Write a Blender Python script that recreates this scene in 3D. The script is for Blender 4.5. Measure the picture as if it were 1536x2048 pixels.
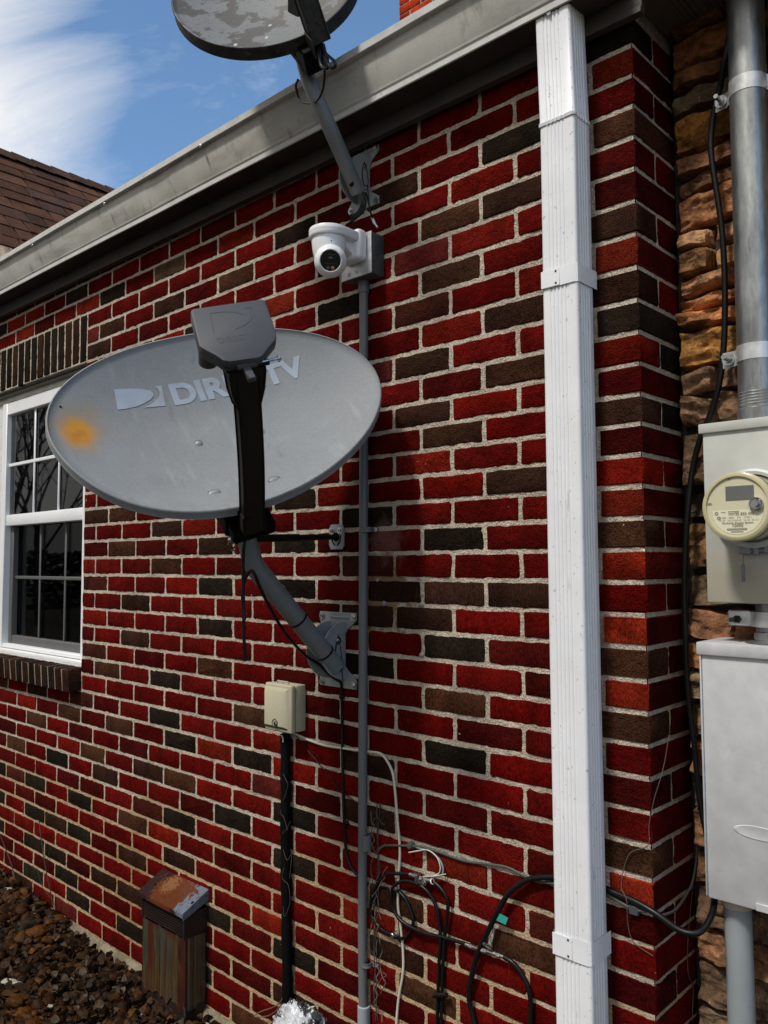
import bpy, bmesh, math, random
from math import sin, cos, radians, pi
from mathutils import Vector, Matrix, noise as mn
random.seed(7)
for o in list(bpy.data.objects): bpy.data.objects.remove(o)
S = bpy.context.scene
# ---------------------------------------------------------------- camera
G = 2.62                                   # height of the first bed joint above the ground
FP = 1632.1                                # focal length in pixels of the 1536 x 2048 photograph
CP = Vector((1.07479, -1.62679, -1.12256 + G))
YAW, PIT, ROL = -0.750309, 0.061349, -0.005245
def cam_axes():
    sy, cy, sp, cp = sin(YAW), cos(YAW), sin(PIT), cos(PIT)
    f = Vector((sy*cp, cy*cp, sp)); r = Vector((cy, -sy, 0)); u = r.cross(f)
    return (cos(ROL)*r + sin(ROL)*u), (-sin(ROL)*r + cos(ROL)*u), f
CR, CU, CF = cam_axes()
cd = bpy.data.cameras.new('camera'); co = bpy.data.objects.new('camera', cd); S.collection.objects.link(co)
m = Matrix((CR, CU, -CF)).transposed().to_4x4(); m.translation = CP; co.matrix_world = m
cd.sensor_fit = 'VERTICAL'; cd.sensor_height = 36; cd.lens = 36*FP/2048; cd.clip_start = .05; cd.clip_end = 500
S.camera = co
# ---------------------------------------------------------------- sky and sun
SUN_AZ, SUN_EL = radians(-7), radians(56)   # measured from the wall's outward normal towards the left
w = bpy.data.worlds.new('World'); S.world = w; w.use_nodes = True
nt = w.node_tree; nt.nodes.clear()
def N(nt, t, **k):
    n = nt.nodes.new(t)
    for a, b in k.items():
        if a in n.inputs.keys(): n.inputs[a].default_value = b
        else: setattr(n, a, b)
    return n
out = N(nt, 'ShaderNodeOutputWorld'); bg = N(nt, 'ShaderNodeBackground'); bg.inputs['Strength'].default_value = .1
sky = N(nt, 'ShaderNodeTexSky', sky_type='NISHITA', sun_disc=False)
sky.sun_elevation = SUN_EL; sky.sun_rotation = radians(180) - SUN_AZ*-1
sky.air_density = 1.0; sky.dust_density = .6; sky.ozone_density = 2.2
tc = N(nt, 'ShaderNodeTexCoord'); mp = N(nt, 'ShaderNodeMapping'); mp.inputs['Scale'].default_value = (1, 1, 2.4)
nt.links.new(tc.outputs['Generated'], mp.inputs['Vector'])
n1 = N(nt, 'ShaderNodeTexNoise', Scale=2.3, Detail=9.0, Roughness=.64, Distortion=.5)
nt.links.new(mp.outputs['Vector'], n1.inputs['Vector'])
# cloud at left of view; unseen cloud behind camera added to soften light
dt = N(nt, 'ShaderNodeVectorMath', operation='DOT_PRODUCT'); dt.inputs[1].default_value = (-.5, -.866, -.10); nt.links.new(tc.outputs['Generated'], dt.inputs[0])
cl = N(nt, 'ShaderNodeClamp'); cl.inputs['Min'].default_value = -.045; cl.inputs['Max'].default_value = .30; nt.links.new(dt.outputs['Value'], cl.inputs['Value'])
lin2 = N(nt, 'ShaderNodeMath', operation='MULTIPLY_ADD'); lin2.inputs[1].default_value = 2.1; lin2.inputs[2].default_value = -.03; nt.links.new(cl.outputs[0], lin2.inputs[0])
ad = N(nt, 'ShaderNodeMath', operation='ADD'); nt.links.new(n1.outputs['Fac'], ad.inputs[0]); nt.links.new(lin2.outputs[0], ad.inputs[1])
rp = N(nt, 'ShaderNodeValToRGB'); rp.color_ramp.elements[0].position = .41; rp.color_ramp.elements[1].position = .80
rp.color_ramp.elements[0].color = (0, 0, 0, 1); rp.color_ramp.elements[1].color = (1, 1, 1, 1)
nt.links.new(ad.outputs[0], rp.inputs['Fac'])
mx = N(nt, 'ShaderNodeMix', data_type='RGBA'); mx.inputs[7].default_value = (9.9, 9.8, 9.7, 1)
br = N(nt, 'ShaderNodeMix', data_type='RGBA', blend_type='MULTIPLY'); br.inputs[0].default_value = 1; br.inputs[7].default_value = (1.42, 1.68, 1.76, 1)
nt.links.new(sky.outputs[0], br.inputs[6]); nt.links.new(br.outputs[2], mx.inputs[6])
cb_ = N(nt, 'ShaderNodeMapRange'); cb_.inputs[1].default_value = .22; cb_.inputs[2].default_value = .75; cb_.inputs[3].default_value = 10.6; cb_.inputs[4].default_value = 3.9; nt.links.new(dt.outputs['Value'], cb_.inputs[0])  # cloud brightness falls behind the camera to cut the fill light
cm_ = N(nt, 'ShaderNodeMix', data_type='RGBA', blend_type='MULTIPLY'); cm_.inputs[0].default_value = 1; cm_.inputs[6].default_value = (1.0, .985, .965, 1); nt.links.new(cb_.outputs[0], cm_.inputs[7]); nt.links.new(cm_.outputs[2], mx.inputs[7])
nt.links.new(rp.outputs[0], mx.inputs[0]); nt.links.new(mx.outputs[2], bg.inputs['Color']); nt.links.new(bg.outputs[0], out.inputs[0])
sd = bpy.data.lights.new('sun', 'SUN'); sd.energy = 3.0; sd.angle = radians(8); sd.color = (1, .95, .88)
so = bpy.data.objects.new('sun', sd); S.collection.objects.link(so)
sdir = Vector((sin(SUN_AZ)*cos(SUN_EL), -cos(SUN_AZ)*cos(SUN_EL), sin(SUN_EL)))
so.rotation_euler = sdir.to_track_quat('Z', 'Y').to_euler(); so.location = (-1, -4, 6)
S.view_settings.view_transform = 'Standard'; S.view_settings.look = 'None'; S.view_settings.exposure = 0; S.view_settings.gamma = 1
S.render.resolution_x = 768; S.render.resolution_y = 1024
# ---------------------------------------------------------------- helpers
def ray(x, y): return CR*((x-768)/FP) - CU*((y-1024)/FP) + CF
def P(x, y, Y=0.):                         # where the photograph's pixel meets the plane at depth Y
    d = ray(x, y); return CP + d*((Y-CP.y)/d.y)
def PX(x, y, X):
    d = ray(x, y); return CP + d*((X-CP.x)/d.x)
def cr(pts, n=6):
    pts = [Vector(p) for p in pts]
    if len(pts) < 3: return pts
    q = [pts[0]*2-pts[1]] + pts + [pts[-1]*2-pts[-2]]; o = []
    for i in range(1, len(q)-2):
        a, b, c, d = q[i-1:i+3]
        for k in range(n):
            t = k/n; o.append(.5*((2*b)+(c-a)*t+(2*a-5*b+4*c-d)*t*t+(3*b-a-3*c+d)*t**3))
    return o+[pts[-1]]
class MB:
    def __init__(s): s.v = []; s.f = []; s.m = []; s.c = []; s.flat = set()
    def add(s, v, f, mi=0, col=None, M=None, flat=False):
        b = len(s.v); s.v += [(M @ Vector(p)) if M else Vector(p) for p in v]
        for q in f:
            if flat: s.flat.add(len(s.f))
            s.f.append([b+i for i in q]); s.m.append(mi); s.c.append(col)
        return s
    def bm(s, bm, mi=0, col=None, M=None):
        bm.verts.index_update(); s.add([v.co.copy() for v in bm.verts], [[v.index for v in f.verts] for f in bm.faces], mi, col, M); bm.free(); return s
    def box(s, x0, x1, y0, y1, z0, z1, bev=0, seg=1, mi=0, col=None, M=None, jit=0):
        bm = bmesh.new(); bmesh.ops.create_cube(bm, size=1)
        for v in bm.verts: v.co = Vector((x0 if v.co.x < 0 else x1, y0 if v.co.y < 0 else y1, z0 if v.co.z < 0 else z1))
        if bev: bmesh.ops.bevel(bm, geom=bm.edges[:], offset=bev, segments=seg, profile=.5, affect='EDGES')
        if jit:
            for v in bm.verts: v.co += Vector((random.uniform(-jit, jit), random.uniform(-jit, jit), random.uniform(-jit, jit)))
        return s.bm(bm, mi, col, M)
    def tube(s, path, r, n=10, mi=0, caps=True, col=None, M=None):
        path = [Vector(p) for p in path]; k = len(path); R = r if isinstance(r, (list, tuple)) else [r]*k
        t = [(path[min(i+1, k-1)]-path[max(i-1, 0)]).normalized() for i in range(k)]
        a = Vector((0, 0, 1)) if abs(t[0].z) < .9 else Vector((1, 0, 0)); u = t[0].cross(a).normalized(); v = []
        for i in range(k):
            u = (u - t[i]*u.dot(t[i])).normalized(); w_ = t[i].cross(u)
            v += [path[i]+(u*cos(2*pi*j/n)+w_*sin(2*pi*j/n))*R[i] for j in range(n)]
        f = [[i*n+j, i*n+(j+1) % n, (i+1)*n+(j+1) % n, (i+1)*n+j] for i in range(k-1) for j in range(n)]
        if caps: f += [list(range(n))[::-1], [(k-1)*n+j for j in range(n)]]
        return s.add(v, f, mi, col, M)
    def lathe(s, prof, n=32, mi=0, M=None, a0=0, a1=2*pi, col=None):
        full = abs(a1-a0-2*pi) < 1e-6; c = n if full else n+1; v = []; k = len(prof)
        for r, z in prof: v += [Vector((r*cos(a0+(a1-a0)*j/n), r*sin(a0+(a1-a0)*j/n), z)) for j in range(c)]
        f = [[i*c+j, i*c+(j+1) % c, (i+1)*c+(j+1) % c, (i+1)*c+j] for i in range(k-1) for j in range(n)]
        return s.add(v, f, mi, col, M)
    def prism(s, poly, h0, h1, bev=0, seg=2, mi=0, M=None, col=None):   # polygon in local xy, extruded along z
        bm = bmesh.new(); vs = [bm.verts.new((p[0], p[1], h0)) for p in poly]; f = bm.faces.new(vs)
        r = bmesh.ops.extrude_face_region(bm, geom=[f])
        for g in r['geom']:
            if isinstance(g, bmesh.types.BMVert): g.co.z = h1
        bmesh.ops.recalc_face_normals(bm, faces=bm.faces[:])
        if bev:
            ed = [e for e in bm.edges if len(e.link_faces) == 2 and e.calc_face_angle(0) > .7]
            bmesh.ops.bevel(bm, geom=ed, offset=bev, segments=seg, profile=.5, affect='EDGES')
        return s.bm(bm, mi, col, M)
    def bolt(s, p, d, r=.006, h=.006, mi=0):
        d = Vector(d).normalized(); M = d.to_track_quat('Z', 'Y').to_matrix().to_4x4(); M.translation = p
        s.lathe([(0, .002), (r*1.9, .002), (r*1.9, 0), (0, 0)][::-1], 16, mi, M)
        s.lathe([(r*.55, h*.5), (r*.6, h), (r*1.1, h), (r*1.1, .001)], 6, mi, M)
        s.lathe([(0, h*.5), (r*.55, h*.5)], 6, mi, M)
        return s
    def build(s, name, mats, parent=None, ang=38, M=None):
        me = bpy.data.meshes.new(name); me.from_pydata([tuple(v) for v in s.v], [], s.f)
        for mt in (mats if isinstance(mats, (list, tuple)) else [mats]): me.materials.append(mt)
        me.polygons.foreach_set('material_index', s.m)
        me.polygons.foreach_set('use_smooth', [i not in s.flat for i in range(len(s.f))])
        if any(c is not None for c in s.c):
            at = me.color_attributes.new('tint', 'FLOAT_COLOR', 'CORNER'); buf = []
            for pl, c in zip(me.polygons, s.c): buf += list((*(c or (.2, .2, .2)), 1))*pl.loop_total
            at.data.foreach_set('color', buf)
        me.update(); me.set_sharp_from_angle(angle=radians(ang))
        o = bpy.data.objects.new(name, me); S.collection.objects.link(o)
        if parent: attach(o, parent)
        if M: o.matrix_basis = M
        return o
def attach(o, parent):
    o.parent = parent
    b = parent.matrix_basis if parent.parent is None else parent.parent.matrix_basis @ parent.matrix_parent_inverse @ parent.matrix_basis
    if parent.parent and parent.parent.parent: b = Matrix()
    o.matrix_parent_inverse = b.inverted()
def tag(o, label, cat, group=None, kind=None):
    o['label'] = label
    if cat: o['category'] = cat
    if group: o['group'] = group
    if kind: o['kind'] = kind
    return o
def thing(name, label, cat, loc, group=None):
    o = bpy.data.objects.new(name, None); S.collection.objects.link(o); o.location = loc; o.empty_display_size = .05
    return tag(o, label, cat, group)
# ---------------------------------------------------------------- materials
def mat(name, col, rough=.5, metal=0., var=.2, vs=8., bump=.2, bs=150., bd=.001, tint=False, stains=(), spec=.5, rvar=.1, stretch=(1, 1, 1), coat=0, fine=0., pits=0.):
    m = bpy.data.materials.new(name); m.use_nodes = True; nt = m.node_tree; b = nt.nodes['Principled BSDF']; L = nt.links.new
    tc = N(nt, 'ShaderNodeTexCoord'); mp = N(nt, 'ShaderNodeMapping'); mp.inputs['Scale'].default_value = stretch; L(tc.outputs['Object'], mp.inputs[0]); V = mp.outputs[0]
    if tint: a = N(nt, 'ShaderNodeAttribute', attribute_name='tint'); base = a.outputs['Color']
    else: a = N(nt, 'ShaderNodeRGB'); a.outputs[0].default_value = (*col, 1); base = a.outputs[0]
    n = N(nt, 'ShaderNodeTexNoise', Scale=vs, Detail=6., Roughness=.6); L(V, n.inputs['Vector'])
    mr = N(nt, 'ShaderNodeMapRange'); mr.inputs[1].default_value = .3; mr.inputs[2].default_value = .7; mr.inputs[3].default_value = 1-var; mr.inputs[4].default_value = 1+var; L(n.outputs['Fac'], mr.inputs[0])
    mu = N(nt, 'ShaderNodeMix', data_type='RGBA', blend_type='MULTIPLY'); mu.inputs[0].default_value = 1; L(base, mu.inputs[6]); L(mr.outputs[0], mu.inputs[7]); c = mu.outputs[2]
    nb = N(nt, 'ShaderNodeTexNoise', Scale=bs, Detail=4., Roughness=.65); L(V, nb.inputs['Vector'])
    if fine:
        mr2 = N(nt, 'ShaderNodeMapRange'); mr2.inputs[1].default_value = .35; mr2.inputs[2].default_value = .6; mr2.inputs[3].default_value = 1-fine; mr2.inputs[4].default_value = 1+fine*.4; L(nb.outputs['Fac'], mr2.inputs[0])
        mu2 = N(nt, 'ShaderNodeMix', data_type='RGBA', blend_type='MULTIPLY'); mu2.inputs[0].default_value = 1; L(c, mu2.inputs[6]); L(mr2.outputs[0], mu2.inputs[7]); c = mu2.outputs[2]
    rough_in = None
    for st in stains:
        # (colour, noise scale, low, high, amount, stretch, optional (axis, from, to) or ('sph', centre, radius))
        sc, ss, lo, hi, am, sv = st[:6]
        m2 = N(nt, 'ShaderNodeMapping'); m2.inputs['Scale'].default_value = sv; m2.inputs['Location'].default_value = (ss*.37, ss*.11, ss*.71); L(tc.outputs['Object'], m2.inputs[0])
        n2 = N(nt, 'ShaderNodeTexNoise', Scale=ss, Detail=8., Roughness=.62); L(m2.outputs[0], n2.inputs['Vector']); fac = n2.outputs['Fac']
        for ex in st[6:]:
            if ex[0] == 'sph':
                vd = N(nt, 'ShaderNodeVectorMath', operation='DISTANCE'); vd.inputs[1].default_value = ex[1]; L(tc.outputs['Object'], vd.inputs[0]); src = vd.outputs['Value']; a0, a1 = 0, ex[2]
            else:
                sp = N(nt, 'ShaderNodeSeparateXYZ'); L(tc.outputs['Object'], sp.inputs[0]); src = sp.outputs[ex[0]]; a0, a1 = ex[1], ex[2]
            g = N(nt, 'ShaderNodeMapRange'); g.inputs[1].default_value = a0; g.inputs[2].default_value = a1; g.inputs[3].default_value = .45; g.inputs[4].default_value = -.45; L(src, g.inputs[0])
            ad = N(nt, 'ShaderNodeMath', operation='ADD'); L(fac, ad.inputs[0]); L(g.outputs[0], ad.inputs[1]); fac = ad.outputs[0]
        r2 = N(nt, 'ShaderNodeMapRange', interpolation_type='SMOOTHSTEP'); r2.inputs[1].default_value = lo; r2.inputs[2].default_value = hi; r2.inputs[3].default_value = 0; r2.inputs[4].default_value = am; L(fac, r2.inputs[0])
        mm = N(nt, 'ShaderNodeMix', data_type='RGBA'); L(r2.outputs[0], mm.inputs[0]); L(c, mm.inputs[6]); mm.inputs[7].default_value = (*sc, 1); c = mm.outputs[2]
    L(c, b.inputs['Base Color']); b.inputs['Metallic'].default_value = metal; b.inputs['Specular IOR Level'].default_value = spec
    rr = N(nt, 'ShaderNodeMapRange'); rr.inputs[3].default_value = max(.02, rough-rvar); rr.inputs[4].default_value = min(1, rough+rvar); L(n.outputs['Fac'], rr.inputs[0]); L(rr.outputs[0], b.inputs['Roughness'])
    if coat: b.inputs['Coat Weight'].default_value = coat
    h = nb.outputs['Fac']
    if pits:
        vo = N(nt, 'ShaderNodeTexNoise', Scale=bs*.25, Detail=3.); L(V, vo.inputs['Vector']); ma = N(nt, 'ShaderNodeMath', operation='MULTIPLY_ADD'); ma.inputs[1].default_value = pits; L(vo.outputs['Fac'], ma.inputs[0]); L(h, ma.inputs[2]); h = ma.outputs[0]
    if bump:
        bu = N(nt, 'ShaderNodeBump', Strength=bump, Distance=bd); L(h, bu.inputs['Height']); L(bu.outputs[0], b.inputs['Normal'])
    return m
def emis_free(name, col, **k): return mat(name, col, **k)
I3 = (1, 1, 1)
M_brick = mat('brick', I3, rough=.92, var=.42, vs=14, bump=1., bs=260, bd=.0045, tint=True, fine=.6, pits=1.6, spec=.04,
    stains=[((.20, .13, .12), 20, .50, .78, .45, I3, ('sph', (-.43, 0, 1.56), .16)), ((.22, .12, .11), 22, .50, .78, .4, I3, ('sph', (-.38, 0, 1.27), .09)), ((.5, .45, .4), 170, .715, .745, .9, I3), ((.01, .007, .005), 22, .60, .80, .55, I3)])
M_brickw = mat('brick_wirecut', I3, rough=.92, var=.38, vs=14, bump=1., bs=230, bd=.004, tint=True, fine=.5, pits=1.2, spec=.04, stretch=(1, 1, .42),
    stains=[((.5, .45, .4), 170, .715, .745, .9, I3), ((.01, .007, .005), 22, .60, .82, .5, I3)])
M_mortar = mat('mortar', (.53, .455, .365), rough=.95, var=.28, vs=7, bump=1., bs=230, bd=.004, fine=.42, pits=1.8, spec=.1,
    stains=[((.42, .25, .08), 4, .56, .70, .55, (1, 1, 3), (2, .25, 1.3)), ((.20, .10, .03), 16, .40, .62, .85, I3, ('sph', (-.46, 0, 1.42), .22)), ((.30, .17, .06), 12, .44, .66, .6, I3, ('sph', (-1.7, 0, .25), .5)), ((.2, .17, .14), 30, .58, .72, .6, I3), ((.62, .56, .5), 26, .62, .74, .6, I3)])
M_mortd = mat('dirty_mortar', (.24, .19, .145), rough=.95, var=.3, vs=12, bump=1, bs=230, bd=.004, fine=.4)
M_conc = mat('old_concrete', (.24, .20, .135), rough=.95, var=.35, vs=12, bump=1, bs=120, bd=.006, fine=.3, pits=1.5, stains=[((.12, .09, .05), 9, .5, .65, .8, I3)])
M_stone = mat('veneer_stone', I3, rough=.85, var=.55, vs=22, bump=1, bs=70, bd=.006, tint=True, fine=.35, pits=2, spec=.15, stains=[((.5, .42, .3), 70, .64, .72, .7, I3), ((.035, .02, .012), 10, .52, .68, .7, I3)])
M_stgap = mat('stone_mortar', (.035, .028, .022), rough=1, var=.4, vs=20, bump=1, bs=90, bd=.005)
M_gutl = mat('lit_aluminium_edge', (.60, .595, .57), rough=.4, var=.12, vs=20, bump=.2, bs=300, stains=[((.3, .28, .25), 60, .6, .7, .5, I3)])  # lighter copy of the gutter metal; light on lip and bottom strip is painted
M_gut = mat('weathered_aluminium', (.50, .485, .44), rough=.5, var=.16, vs=7, bump=.15, bs=500, bd=.0006, fine=.14,
    stains=[((.2, .18, .155), 5, .5, .74, .6, (.5, 1, 3)), ((.18, .165, .14), 26, .54, .70, .5, (1, 1, .12)), ((.12, .11, .10), 60, .66, .71, .5, I3), ((.62, .61, .58), 150, .64, .72, .4, I3)])
M_fascia = mat('dark_fascia', (.045, .037, .029), rough=.6, var=.3, vs=9, bump=.2, bs=120, stains=[((.07, .045, .03), 8, .45, .65, .8, (.6, 1, 2))])  # very dark brown base with slightly lighter brown patches
M_under = mat('shaded_stained_underside', (.058, .042, .033), rough=.7, var=.3, vs=6, bump=.1, spec=.1, stains=[((.03, .02, .015), 9, .5, .7, .7, (.4, 1, 1))])  # shade under the gutter put into the colour, with darker stains
M_soffit = mat('perforated_soffit', (.15, .12, .095), rough=.7, var=.2, bump=.1)
M_white = mat('white_painted_metal', (.80, .81, .83), rough=.42, var=.05, vs=10, bump=.05, bs=60, stains=[((.36, .36, .34), 120, .62, .68, .7, (1, 1, .7)), ((.5, .49, .46), 16, .56, .72, .6, (1, 1, .25), (2, -.6, 1.6)), ((.45, .45, .43), 60, .64, .70, .6, (1, 1, .12))])
M_vinyl = mat('white_vinyl', (.80, .81, .82), rough=.4, var=.04, bump=.03, stains=[((.5, .48, .45), 12, .6, .8, .4, I3)])
M_wood = mat('painted_wood', (.74, .74, .73), rough=.6, var=.08, vs=5, bump=.9, bs=26, bd=.004, stretch=(1, 1, 9), stains=[((.3, .3, .3), 22, .58, .64, .5, (.5, 1, 14))])
M_beigetrim = mat('stained_trim', (.55, .52, .45), rough=.6, var=.12, vs=12, stains=[((.3, .25, .17), 10, .5, .75, .6, I3)])
M_bronze = mat('grey_brown_lintel', (.12, .105, .09), rough=.5, var=.2)
M_dgrey = mat('dish_grey', (.228, .242, .25), rough=.62, spec=.3, var=.07, vs=9, bump=.12, bs=260, bd=.0004, fine=.12,
    stains=[((.32, .335, .34), 7, .56, .8, .45, I3), ((.30, .315, .32), 26, .56, .72, .5, (1, .10, 1)), ((.13, .13, .125), 34, .60, .74, .5, (1, .08, 1)), ((.34, .35, .35), 90, .66, .71, .5, I3), ((.14, .145, .15), 150, .68, .74, .5, I3),
            ((.30, .19, .06), 8, .40, 1.0, .85, I3, ('sph', (-.332, .062, -.02), .160)), ((.50, .225, .02), 7, .42, .86, .97, I3, ('sph', (-.335, .045, -.02), .105)), ((.34, .105, .01), 40, .50, 1.05, .7, I3, ('sph', (-.338, .035, -.02), .075))])
M_drim = mat('black_rim', (.028, .025, .022), rough=.6, var=.4, vs=30, bump=.4, spec=.2, stains=[((.09, .085, .075), 50, .56, .66, .6, I3)])  # near-black colour for the rim and the back of the upper dish
M_dold = mat('mouldy_dish_grey', (.15, .158, .157), rough=.6, var=.14, vs=9, bump=.35, bs=200, bd=.001, fine=.1,
    stains=[((.045, .038, .03), 10, .50, .54, .85, I3), ((.17, .175, .17), 75, .60, .66, .6, I3), ((.055, .047, .04), 120, .60, .64, .9, I3)])
M_pgrey = mat('grey_plastic', (.066, .070, .077), spec=.3, rough=.55, var=.08, bump=.1, bs=400, stains=[((.19, .2, .21), 8, .58, .8, .5, I3)])
M_mast = mat('painted_mast', (.17, .18, .185), rough=.42, var=.12, vs=7, bump=.1, stains=[((.06, .055, .05), 22, .62, .72, .4, I3)])
M_brkt = mat('painted_bracket', (.25, .265, .275), rough=.42, var=.12, vs=14, bump=.1, stains=[((.5, .52, .52), 60, .66, .72, .5, I3)])
M_arm = mat('dark_arm', (.011, .0085, .0065), rough=.5, var=.2, bump=.1, spec=.2)
M_armg = mat('dark_old_arm', (.03, .03, .029), rough=.6, var=.2, bump=.3, stains=[((.012, .01, .008), 60, .5, .6, .8, I3)])
M_black = mat('black_cable', (.006, .006, .0065), rough=.35, var=.2, bump=.05, spec=.28)
M_blackm = mat('black_matt', (.004, .004, .004), rough=.7, var=.3, bump=.2, spec=.08)
M_steel = mat('zinc_bolt', (.55, .56, .56), rough=.28, metal=1, var=.3, vs=60, bump=.2, stains=[((.1, .09, .08), 90, .55, .65, .7, I3)])
M_galv = mat('galvanised_steel', (.36, .37, .365), rough=.38, metal=.85, var=.35, vs=16, bump=.3, bs=90, bd=.0008, stretch=(1, 1, .25), fine=.2,
    stains=[((.62, .62, .58), 26, .56, .72, .7, (1, 1, .08)), ((.12, .12, .12), 30, .6, .7, .6, (1, 1, .3))])
M_galv2 = mat('galvanised_cover', (.55, .56, .57), rough=.5, metal=.15, var=.1, vs=22, bump=.15, stains=[((.55, .57, .58), 6, .5, .75, .5, I3), ((.12, .11, .1), 70, .70, .74, .7, I3), ((.72, .72, .72), 45, .68, .74, .5, I3)])
M_mbox = mat('meter_box_paint', (.50, .51, .47), rough=.5, var=.08, vs=12, bump=.1, stains=[((.42, .36, .24), 6, .5, .78, .6, I3, (2, 1.40, 1.68)), ((.15, .14, .12), 90, .70, .75, .7, I3)])
M_pvc = mat('grey_pvc', (.13, .135, .14), rough=.45, var=.08, bump=.05, stains=[((.2, .2, .2), 30, .6, .7, .3, (1, 1, .2))])
M_pvcl = mat('light_grey_pvc', (.27, .3, .32), rough=.5, var=.12, vs=7, bump=.05, stains=[((.13, .13, .13), 20, .58, .68, .5, I3)])
M_beige = mat('beige_plastic', (.44, .41, .29), rough=.5, var=.06, bump=.05, stains=[((.26, .23, .14), 26, .6, .75, .4, I3)])
M_cwhite = mat('camera_white', (.78, .79, .80), rough=.3, var=.02, bump=0)
M_plate = mat('galvanised_plate', (.66, .67, .67), rough=.35, metal=.6, var=.2, vs=40, bump=.3, bs=80)
M_jbox = mat('dark_grey_box', (.06, .065, .068), rough=.5, var=.1)
M_lens = mat('black_lens_glass', (.004, .004, .005), rough=.06, var=.1, bump=0, spec=.8)
M_amber = mat('amber_lens', (.45, .2, .08), rough=.2, bump=0)
M_meter = mat('yellowed_meter_case', (.50, .45, .27), rough=.16, coat=.5, var=.1, bump=.03, stains=[((.3, .24, .1), 22, .6, .75, .5, I3)])
M_mface = mat('meter_face', (.62, .58, .40), rough=.4, var=.03, bump=0)
M_mlabel = mat('meter_label', (.72, .70, .52), rough=.4, var=.02, bump=0)
M_lcd = mat('lcd_panel', (.13, .135, .13), rough=.25, var=.05, bump=0)
M_ink = mat('faded_ink', (.27, .25, .18), rough=.6, bump=0)
M_logo = mat('pale_blue_print', (.325, .38, .45), rough=.5, var=.1, vs=12, bump=0, stains=[((.28, .3, .32), 30, .52, .66, .7, (1, .3, 1))])
M_grove = mat('moulded_groove', (.05, .05, .053), rough=.6, bump=0)
M_rust = mat('rusted_paint', (.12, .14, .175), rough=.75, spec=.1, var=.14, vs=10, bump=.8, bs=160, bd=.003,
    stains=[((.020, .007, .005), 7, .34, .44, .97, I3, (0, -1.50, -1.22), (2, .30, .50)), ((.105, .028, .008), 60, .42, .48, .95, I3, ('sph', (-1.375, -.05, .39), .16)), ((.24, .12, .05), 150, .63, .66, .6, I3, ('sph', (-1.41, -.04, .41), .10)), ((.05, .014, .008), 90, .56, .62, .7, I3)])
M_vbody = mat('rust_streaked_panel', (.036, .041, .031), rough=.4, var=.25, vs=8, bump=.3, bs=90, bd=.001,
    stains=[((.080, .052, .015), 15, .45, .58, .85, (3, 3, .2)), ((.055, .011, .004), 12, .47, .56, .95, (2.0, 2.0, .14)), ((.06, .014, .005), 10, .45, .60, .95, (1, 1, .5), (2, .38, .20)), ((.03, .03, .025), 80, .56, .66, .5, (1, 1, .2))])
M_vred = mat('dark_red_rust', (.040, .008, .004), rough=.5, var=.4, vs=14, bump=.4, bs=90, bd=.001, stains=[((.010, .005, .004), 16, .5, .6, .8, (1, 1, .3)), ((.11, .035, .012), 60, .58, .66, .6, (1, 1, .2))])
M_vdark = mat('rust_brown', (.015, .007, .005), rough=.6, var=.5, vs=18, bump=.4)
M_shing = mat('asphalt_shingle', I3, rough=.95, var=.3, vs=7, bump=.8, bs=60, bd=.006, tint=True, fine=.3, spec=.1)
M_roof = mat('dark_roof', (.04, .03, .025), rough=.95, var=.3, bump=.5)
M_ground = mat('dirt_ground', (.035, .026, .018), rough=1, var=.4, vs=1.5, bump=1, bs=40, bd=.01, stains=[((.06, .065, .025), 3, .5, .6, .7, I3)])
M_rock = mat('gravel_stone', I3, rough=.5, var=.6, vs=60, bump=.8, bs=160, bd=.003, tint=True, fine=.35, spec=.06)
M_leaf = mat('dead_leaf', I3, rough=.85, var=.5, vs=70, bump=.8, bs=160, bd=.003, tint=True, spec=.04)
M_stem = mat('dry_tendril', (.10, .082, .06), rough=.8, var=.3, bump=0)
M_bark = mat('bark', (.05, .042, .034), rough=.9, var=.3, vs=12, bump=.8, bs=30, bd=.01)
M_green = mat('evergreen_leaf', (.035, .05, .022), rough=.7, var=.5, vs=6, bump=0)
M_tag = mat('teal_tag', (.03, .33, .27), rough=.45, var=.05, bump=.05)
M_cream = mat('cream_cable', (.60, .56, .46), rough=.5, var=.1, bump=.05)
M_gcable = mat('grey_green_cable', (.075, .08, .07), rough=.6, var=.2)
M_bluew = mat('pale_blue_wire', (.22, .32, .36), rough=.5)
M_bag = mat('white_film', (.48, .50, .52), rough=.25, var=.25, vs=18, bump=.4, bs=40, bd=.008, stains=[((.012, .012, .013), 15, .47, .50, .97, (1, 1, .5)), ((.3, .31, .32), 30, .55, .65, .6, (1, 1, .3))])
M_room = mat('dark_room', (.05, .05, .05), rough=.9)
M_curt = mat('grey_curtain', (.10, .105, .105), rough=.9, var=.1)
M_sashg = mat('screened_sash', (.10, .10, .10), rough=.6, var=.1, bump=.3, bs=900)
M_caulk = mat('caulk_blob', (.27, .235, .215), rough=.4, var=.2, bump=.3)
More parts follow.
